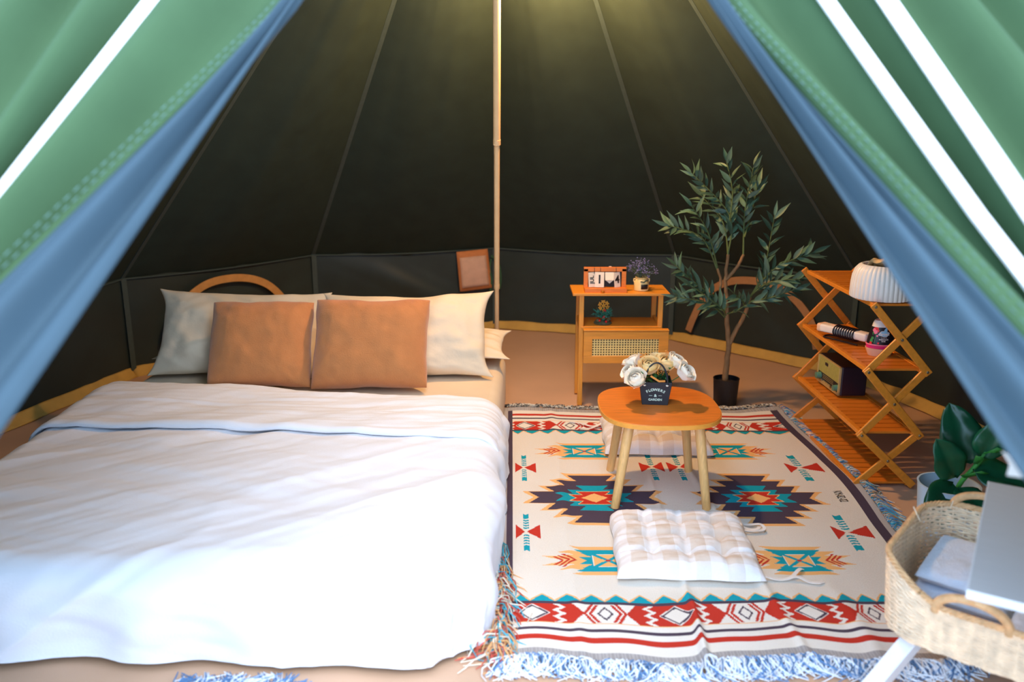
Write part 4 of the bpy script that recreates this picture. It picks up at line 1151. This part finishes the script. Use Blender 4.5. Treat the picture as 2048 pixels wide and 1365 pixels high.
# ================================================================ flowers on the table
fz = 0.006+TZ-0.006
fp = thing('flower_basket', 'black flower bag planter of white roses lettered FLOWERS & GARDEN on the low table', 'flower planter', (0.520, 2.955, fz), -0.09)
def frustum(bw, bd, tw, td, z0, z1, th=0.003):
    mb = MB()
    o0 = [(-bw/2, -bd/2), (bw/2, -bd/2), (bw/2, bd/2), (-bw/2, bd/2)]; o1 = [(-tw/2, -td/2), (tw/2, -td/2), (tw/2, td/2), (-tw/2, td/2)]
    vs = [(x, y, z0) for x, y in o0]+[(x, y, z1) for x, y in o1]
    i1 = [(x*(1-2*th/tw), y*(1-2*th/td), z1) for x, y in o1]; i0 = [(x*(1-2*th/tw), y*(1-2*th/td), z1-0.02) for x, y in o1]
    vs += i1+i0
    fs = [(3, 2, 1, 0)]
    for k in range(4):
        k2 = (k+1) % 4; fs += [(k, k2, 4+k2, 4+k), (4+k, 4+k2, 8+k2, 8+k), (8+k, 8+k2, 12+k2, 12+k)]
    fs.append((12, 13, 14, 15))
    return mb.add(vs, fs)
obj('bag', frustum(0.092, 0.075, 0.116, 0.095, 0.0, 0.088), M_black, fp, smooth=False, bevel=0.0012)
tl = math.atan2((0.095-0.075)/2, 0.088)
def ft(x, z): return Matrix.Translation((x, -(0.0375+0.01*z/0.088)-0.0006, z)) @ Matrix.Rotation(PI/2+tl, 4, 'X')
mb = MB()
word = 'FLOWERS'; wd = [0.85, 0.8, 1.0, 1.2, 0.9, 0.95, 0.85]; tot = sum(wd); R0 = 0.060; ang = 0.0
for ch, w_ in zip(word, wd):
    ang += w_/2; th = (ang-tot/2)/tot*1.20; ang += w_/2
    x = R0*math.sin(th); z = 0.060-R0*(1-math.cos(th))
    text_into(mb, ch, 0.0140, ft(x, z) @ Matrix.Rotation(-th, 4, 'Z'), bold=0.0004)
text_into(mb, '&', 0.015, ft(0, 0.037), bold=0.0004)
text_into(mb, 'GARDEN', 0.0122, ft(0, 0.021), bold=0.0003)
for s in (-1, 1): mb.add([ft(s*0.017, 0.037) @ Vector(v) for v in ((-0.006, -0.0007, 0), (0.006, -0.0007, 0), (0.006, 0.0007, 0), (-0.006, 0.0007, 0))], [(0, 1, 2, 3)])
obj('lettering', mb, M_print, fp, smooth=False, label='pale lettering FLOWERS & GARDEN')
for y in (-0.048, 0.048):
    pts = [(0.040*math.cos(a)*1.05, y, 0.074+0.088*math.sin(a)) for a in np.linspace(0, PI, 20)]
    obj('handle', MB().tube(pts, 0.0032, 8), M_black, fp)
    for s in (-1, 1): obj('rivet', MB().lathe([(0, -0.004), (0.0045, -0.002), (0.005, 0.001), (0, 0.003)], 12, c=(s*0.040, y-0.001 if y < 0 else y+0.001, 0.078)), M_rosew, fp)
def rose_mesh(seed):
    r = random.Random(seed); mb = MB()
    for ri, (n_, rad, top, bot, flare) in enumerate(((3, 0.011, 4, 115, 0.0), (4, 0.017, 16, 118, 0.06), (5, 0.023, 30, 120, 0.12), (5, 0.028, 44, 122, 0.22), (6, 0.033, 60, 125, 0.36))):
        for k in range(n_):
            a0 = 2*PI*(k+0.5*ri)/n_+r.uniform(-0.2, 0.2); wa = 2*PI/n_*0.72; P = np.zeros((7, 6, 3)); tl_ = r.uniform(-5, 5)
            for i in range(7):
                for j in range(6):
                    s_ = (i/6-0.5)*2; t_ = j/5                       # t 0 at the base, 1 at the lip
                    ps = math.radians(bot+(top+tl_+10*s_*s_-bot)*t_)
                    a = a0+s_*wa*(0.45+0.55*math.sin(PI*min(0.15+0.75*t_, 0.8)))
                    rr = rad*(1+flare*t_**4+0.06*s_*s_*(1 if k % 2 else -1))
                    P[i, j] = (rr*math.sin(ps)*math.cos(a), rr*math.sin(ps)*math.sin(a), 0.018+rr*0.85*math.cos(ps)-flare*0.010*t_**4)
            mb.grid(P)
    me = mb.mesh('rose')
    for p in me.polygons: p.use_smooth = True
    return me
RW = [rose_mesh(1), rose_mesh(2)]; RY = [RW[0].copy(), RW[1].copy()]
for me_ in RW: me_.materials.append(M_rosew)
for me_ in RY: me_.materials.append(M_rosey)
for (x, y, z, s, dx, dy, me_) in ((-0.066, -0.052, 0.106, 1.12, -0.45, -0.9, RW[0]), (-0.082, -0.008, 0.118, 1.0, -0.9, -0.3, RW[1]), (-0.073, 0.030, 0.140, 1.05, -0.5, 0.1, RW[0]),
                                  (-0.024, -0.012, 0.138, 1.12, -0.1, -0.5, RY[1]), (0.034, 0.012, 0.142, 1.2, 0.1, -0.3, RY[0]), (0.010, 0.045, 0.150, 1.0, 0.0, 0.4, RY[1]),
                                  (0.068, 0.020, 0.150, 1.05, 0.5, -0.2, RW[1]), (0.094, -0.015, 0.122, 1.1, 0.8, -0.5, RW[0])):
    d = Vector((dx, dy, 0.9)).normalized()
    o = obj('rose', me_, None, fp, loc=(x, y, z-0.012)); o.rotation_euler = d.to_track_quat('Z', 'Y').to_euler(); o.scale = (s*0.9, s*0.9, s*0.9)
    st = Vector((x, y, z-0.012)); obj('stem', MB().tube([st, st*0.5+Vector((0, 0, 0.02)), Vector((x*0.15, y*0.2, 0.07))], 0.0016, 5), M_leafd, fp)
r_ = random.Random(77)
lm = leaf_mesh('leaf', 0.026, 0.014, 0.1, 0.2, 4); lm.materials.append(M_leafd)
for k in range(70):
    x = r_.uniform(-0.06, 0.06); y = r_.uniform(-0.045, 0.04); z = r_.uniform(0.082, 0.135)
    o = bpy.data.objects.new('leaf', lm); link(o, fp); o.location = (x*0.8, y, z)
    o.rotation_euler = (r_.uniform(-0.6, 1.0), r_.uniform(-0.8, 0.8), r_.uniform(0, 6.28)); s = r_.uniform(0.6, 1.1); o.scale = (s, s, s)
mb = MB()
for c in ((-0.050, 0.0, 0.150), (-0.036, 0.03, 0.158), (-0.055, -0.03, 0.130), (0.045, 0.03, 0.175), (0.040, 0.02, 0.160), (-0.045, 0.01, 0.166)):
    for k in range(12):
        q = Vector(c)+Vector((r_.gauss(0, 0.007), r_.gauss(0, 0.006), r_.gauss(0, 0.009))); rr = r_.uniform(0.002, 0.0042)
        mb.lathe([(0, -rr), (rr, 0), (0, rr)], 6, c=q)
    mb.tube([Vector(c), (c[0]*0.5, c[1]*0.5, 0.08)], 0.001, 4)
obj('filler_sprigs', mb, M_sprig, fp, kind='stuff', label='orange filler sprigs')
obj('tag_ribbon', MB().ribbon([(-0.020, -0.046, 0.112), (-0.006, -0.05, 0.104), (0.010, -0.050, 0.094), (0.032, -0.05, 0.095)], 0.007, nrm=(0, -1, 0)), M_lavstem if False else M_sprig, fp)

# ================================================================ rubber plant in the pale pot
rp = thing('rubber_plant', 'broad dark green leaved plant in a pale blue pot behind the wicker basket', 'potted plant', (1.400, 2.52, 0.003))
LX = Vector((-0.060, 0, 0))
obj('pot', MB().lathe([(0.0, 0.0), (0.070, 0.0), (0.076, 0.004), (0.092, 0.186), (0.094, 0.190), (0.088, 0.190), (0.078, 0.100), (0.0, 0.095)], 40), M_bluepot, rp)
obj('soil', MB().lathe([(0.0, 0.110), (0.05, 0.108), (0.0785, 0.102), (0.0785, 0.098), (0.0, 0.098)], 24), M_soil, rp)
stemp = [(0.03, -0.01, 0.100), (0.05, -0.03, 0.20), (0.09, -0.045, 0.265), (0.13, -0.05, 0.33), (0.17, -0.05, 0.39)]
obj('stem', MB().tube([tuple(Vector(p)+LX*(0.4+0.6*i/20)) for i, p in enumerate(spline(stemp, 5))], 0.0075, 10), M_rubstem, rp)
def broad_leaf(L, W):
    vs = []; fs = []; n = 12; m = 8
    for i in range(n+1):
        t_ = i/n; w = W*(math.sin(PI*t_**0.75))**0.62 if 0 < t_ < 1 else 0.002
        for j in range(m+1):
            s = (j/m-0.5)*2
            z = -0.18*L*t_*t_+abs(s)*w*0.16-0.10*w*s*s+0.006*math.sin(t_*14+s*2)*abs(s)+(-0.004 if abs(s) < 0.01 else 0)
            vs.append((s*w/2, t_*L, z))
    for i in range(n):
        for j in range(m): fs.append((i*(m+1)+j, i*(m+1)+j+1, (i+1)*(m+1)+j+1, (i+1)*(m+1)+j))
    me = MB().add(vs, fs).mesh('leaf')
    for p in me.polygons: p.use_smooth = True
    me.materials.append(M_rubber); return me
BL = broad_leaf(0.20, 0.135)
def place_leaf(p, tipd, nrm, s):
    d = Vector(tipd).normalized(); n_ = Vector(nrm); x = d.cross(n_).normalized(); z = x.cross(d).normalized()
    o = bpy.data.objects.new('leaf', BL); link(o, rp); o.location = Vector(p)+LX; o.scale = (s, s, s); o.rotation_euler = Matrix((x, d, z)).transposed().to_euler()
    md = o.modifiers.new('solid', 'SOLIDIFY'); md.thickness = 0.0015
for p, d, n_, s in (((0.06, -0.035, 0.225), (-0.45, -0.25, 0.75), (-0.1, -1, 0.35), 0.80), ((0.05, -0.04, 0.21), (-0.30, -0.35, -0.25), (-0.3, -1, 0.25), 0.92),
                    ((0.10, -0.03, 0.27), (-0.28, 0.15, 0.85), (-0.2, -1, 0.2), 0.98), ((0.12, -0.05, 0.30), (0.25, -0.25, 0.9), (-0.35, -1, 0.2), 0.72),
                    ((0.10, -0.05, 0.26), (0.9, -0.4, -0.1), (0.0, -0.6, 1), 0.92), ((0.06, -0.05, 0.20), (0.35, -0.8, -0.25), (0.1, -0.7, 1), 0.70),
                    ((0.03, -0.02, 0.19), (-0.2, -0.7, -0.35), (0, -0.8, 0.8), 0.60), ((0.16, -0.05, 0.38), (0.3, 0.2, 0.9), (-0.4, -1, 0.2), 0.8)):
    place_leaf(p, d, n_, s)
for a, b in (((0.07, -0.04, 0.235), (0.12, -0.08, 0.255)), ((0.12, -0.05, 0.31), (0.155, -0.085, 0.335)), ((0.10, -0.045, 0.28), (0.09, -0.09, 0.31))):
    obj('bract', MB().add([a, (b[0]-0.01, b[1], b[2]+0.012), (b[0]+0.015, b[1], b[2]+0.004), (a[0]+0.012, a[1], a[2]-0.008)], [(0, 1, 2, 3)]), M_rubstem, rp, loc=LX, solid=0.002)

# ================================================================ wicker basket on a low white stool, towels, white table
BA = -0.69                                                          # direction of the basket's long side
ax = Vector((math.cos(BA), math.sin(BA), 0)); ay = Vector((-math.sin(BA), math.cos(BA), 0))
LA, LD = 0.44, 0.445
c0 = Vector((0.845, 1.775, 0))                                       # front left corner of the rim
bc = c0+ax*(LA/2)+ay*(0.20+0.022)
BZ0, BZ1 = 0.150, 0.330
st = thing('low_stool', 'low white stool with splayed legs carrying the wicker basket', 'stool', (bc.x, bc.y, 0.004), BA)
obj('seat', MB().box((0, 0, 0.130), (LA-0.20, LD-0.20, 0.022)), M_whitewood, st, smooth=False, bevel=0.004)
for sx in (-1, 1):
    for sy in (-1, 1):
        mb = MB(); mb.bar((sx*(LA/2-0.085), sy*(LD/2-0.105), 0.122), (sx*(LA/2-0.020)-(0.0), sy*(LD/2+0.035), 0.0), 0.052, 0.040, (1, 0, 0)); obj('leg', mb, M_whiteedge, st, smooth=False, bevel=0.003)
wb = thing('wicker_basket', 'pale wicker basket with two arched handles holding white towels', 'basket', (bc.x, bc.y, BZ0), BA)
HB = BZ1-BZ0
def rim_pt(t_, f):
    """rounded rectangle outline, t in 0..1 round the basket, f=0 base .. 1 rim"""
    a, b, r = LA/2-0.012*(1-f), LD/2-0.010*(1-f), 0.10
    per = [2*(a-r), PI/2*r, 2*(b-r), PI/2*r, 2*(a-r), PI/2*r, 2*(b-r), PI/2*r]; L = sum(per); d = (t_ % 1.0)*L
    segs = [((-a+r, -b), (1, 0), None), ((a-r, -b+r), None, -PI/2), ((a, -b+r), (0, 1), None), ((a-r, b-r), None, 0), ((a-r, b), (-1, 0), None), ((-a+r, b-r), None, PI/2), ((-a, b-r), (0, -1), None), ((-a+r, -b+r), None, PI)]
    for (p, dr, an), l in zip(segs, per):
        if d <= l:
            if dr: return Vector((p[0]+dr[0]*d, p[1]+dr[1]*d, 0)), Vector((dr[1], -dr[0], 0))
            t2 = an+d/r; return Vector((p[0]+r*math.cos(t2), p[1]+r*math.sin(t2), 0)), Vector((math.cos(t2), math.sin(t2), 0))
        d -= l
    return Vector((-a+r, -b, 0)), Vector((0, -1, 0))
NS = 52                                                              # stakes
def rimz(t_):
    p, _ = rim_pt(t_, 1); s = min(max((-p.y/(LD/2)+0.1)/1.0, 0), 1)*min(max((p.x+LA/2)/0.16, 0), 1); return HB*(1-0.38*s*s*(3-2*s))
rows = 30
for par in (0, 1):
    mb = MB()
    for k in range(par, rows, 2):
        f = (k+0.5)/rows; pts = []
        for i in range(NS*3):
            t_ = i/(NS*3); p, n_ = rim_pt(t_, f)
            w = math.cos(PI*(t_*NS))*(1 if par else -1)
            pts.append(p+n_*(0.0030*w)+Vector((0, 0, f*rimz(t_)+0.0012*math.sin(i*1.7+k*2.1))))
        mb.tube(pts, 0.0033, 5, closed=True)
    obj('weave', mb, M_wicker, wb, kind='stuff')
mb = MB()
for i in range(NS):
    p0, _ = rim_pt((i+0.0)/NS, 0); p1, _ = rim_pt((i+0.0)/NS, 1)
    mb.tube([p0, p1+Vector((0, 0, rimz(i/NS)))], 0.0026, 5)
obj('stakes', mb, M_wicker, wb, kind='stuff')
mb = MB()
for ph in (0, PI/2, PI, 1.5*PI):
    pts = []
    for i in range(320):
        t_ = i/320; p, n_ = rim_pt(t_, 1); a = ph+t_*2*PI*34
        pts.append(p+n_*(0.0048*math.cos(a))+Vector((0, 0, rimz(t_)+0.004+0.0048*math.sin(a))))
    mb.tube(pts, 0.0034, 5, closed=True)
obj('rim', mb, M_wickerd, wb, label='twisted tan wicker rim')
mb = MB()
base_poly = [tuple(rim_pt(i/48, 0)[0][:2]) for i in range(48)]
obj('bottom', mb.prism(base_poly, 0.0, 0.006), M_wicker, wb, smooth=False)
def handle(xc, y, half, hgt, lean, hb):
    core = [(xc-half*math.cos(a), y+lean*math.sin(a), hb-0.01+hgt*max(0, math.sin(a))**0.75) for a in np.linspace(0, PI, 26)]
    h_ = obj('handle', MB().tube(core, 0.0085, 10), M_wickerd, wb, label='arched wrapped wicker handle')
    mb = MB()
    cv = [Vector(p) for p in core]
    for k in range(1, 100):
        x = k/100*25; i = min(int(x), 24); p = cv[i].lerp(cv[i+1], x-i); d = (cv[i+1]-cv[i]).normalized(); u = d.cross(Vector((0, 1, 0))).normalized()
        mb.tube([p+(u*math.cos(a)+Vector((0, 1, 0))*math.sin(a))*0.0092 for a in np.linspace(0, 2*PI, 8, endpoint=False)], 0.0016, 4, closed=True)
    obj('wrapping', mb, M_wickerd, h_, kind='stuff')
handle(-0.014, -LD/2+0.002, 0.074, 0.058, -0.012, HB*0.63)
handle(-0.075, LD/2-0.002, 0.086, 0.050, 0.012, HB)
for p, d in (((-LA/2+0.02, 0.06, HB), (-0.02, 0.0, 0.035)), ((-LA/2+0.06, LD/2-0.03, HB), (0.004, 0.0, 0.022))):
    obj('loose_cane', MB().tube([p, tuple(np.array(p)+np.array(d))], 0.0016, 5), M_wicker, wb)

def towel(label, loc, w, d, h, rz, layers, seed):
    t = thing('towel', label, 'towel', loc, rz, 'white towels in the wicker basket')
    for k in range(layers):
        n = 30; u, v = np.meshgrid(np.linspace(-1, 1, n), np.linspace(-1, 1, n), indexing='ij')
        hh = h/layers; sc_ = 1-0.03*k
        prof = np.clip(1-np.abs(u)**6, 0, 1)**0.4*np.clip(1-np.abs(v)**6, 0, 1)**0.4
        x = w/2*sc_*u*(1-0.02*v*v); y = d/2*sc_*v+0.006*k
        dz = 0.007*fbm(u*2+k, v*2, seed+k, 3)
        mid = hh*(k+0.5)
        mb = MB(); mb.grid(np.stack([x, y, mid+hh*0.52*prof+dz*prof], -1)); mb.grid(np.stack([x, y, mid-hh*0.5*prof], -1), flip=True)
        obj('fold', mb, M_towel, t)
    return t
def bpt(x, y, z): v = bc+ax*x+ay*y; return (v.x, v.y, z)
towel('folded white towel on the left of the wicker basket', bpt(-0.070, 0.030, BZ0+0.006), 0.21, 0.27, 0.118, BA+0.0, 3, 3)
towel('folded white towel beneath the basket handle at the front', bpt(0.095, -0.12, BZ0+0.006), 0.10, 0.13, 0.085, BA+0.05, 2, 6)
towel('rolled white towel at the far end of the wicker basket, under the table', bpt(0.155, 0.05, BZ0+0.006), 0.08, 0.24, 0.10, BA, 2, 9)

TA = math.atan2(0.469, 0.292)-PI/2
ax = Vector((math.cos(TA), math.sin(TA), 0)); ay = Vector((-math.sin(TA), math.cos(TA), 0))
wt = thing('white_table', 'white side table whose pale wood-grained top overhangs the wicker basket', 'table', (1.0, 1.3, 0.004), TA)
TB = Vector((1.0, 1.3, 0))
def tloc(v): d = Vector(v)-TB; return (d.dot(ax), d.dot(ay))
xa, ya = tloc((0.815, 1.358, 0)); xb, yb = tloc((1.107, 1.827, 0))
x0 = (xa+xb)/2
obj('table_top', MB().box((x0+0.30, (ya+yb)/2, 0.496), (0.60, abs(yb-ya), 0.016)), M_whitewood, wt, smooth=False)
obj('edge_strip', MB().box((x0+0.30, ya-0.001, 0.496), (0.602, 0.003, 0.0165)).box((x0-0.001, (ya+yb)/2, 0.496), (0.003, abs(yb-ya), 0.0165)), M_whiteedge, wt, smooth=False, label='bright white edge')
for px in (x0+0.30, x0+0.56):
    for py in (ya+0.05, yb-0.05):
        mb = MB(); mb.bar((px, py, 0.490), (px+0.02, py, 0.0), 0.034, 0.026, (0, 1, 0)); obj('leg', mb, M_whiteedge, wt, smooth=False, bevel=0.003)
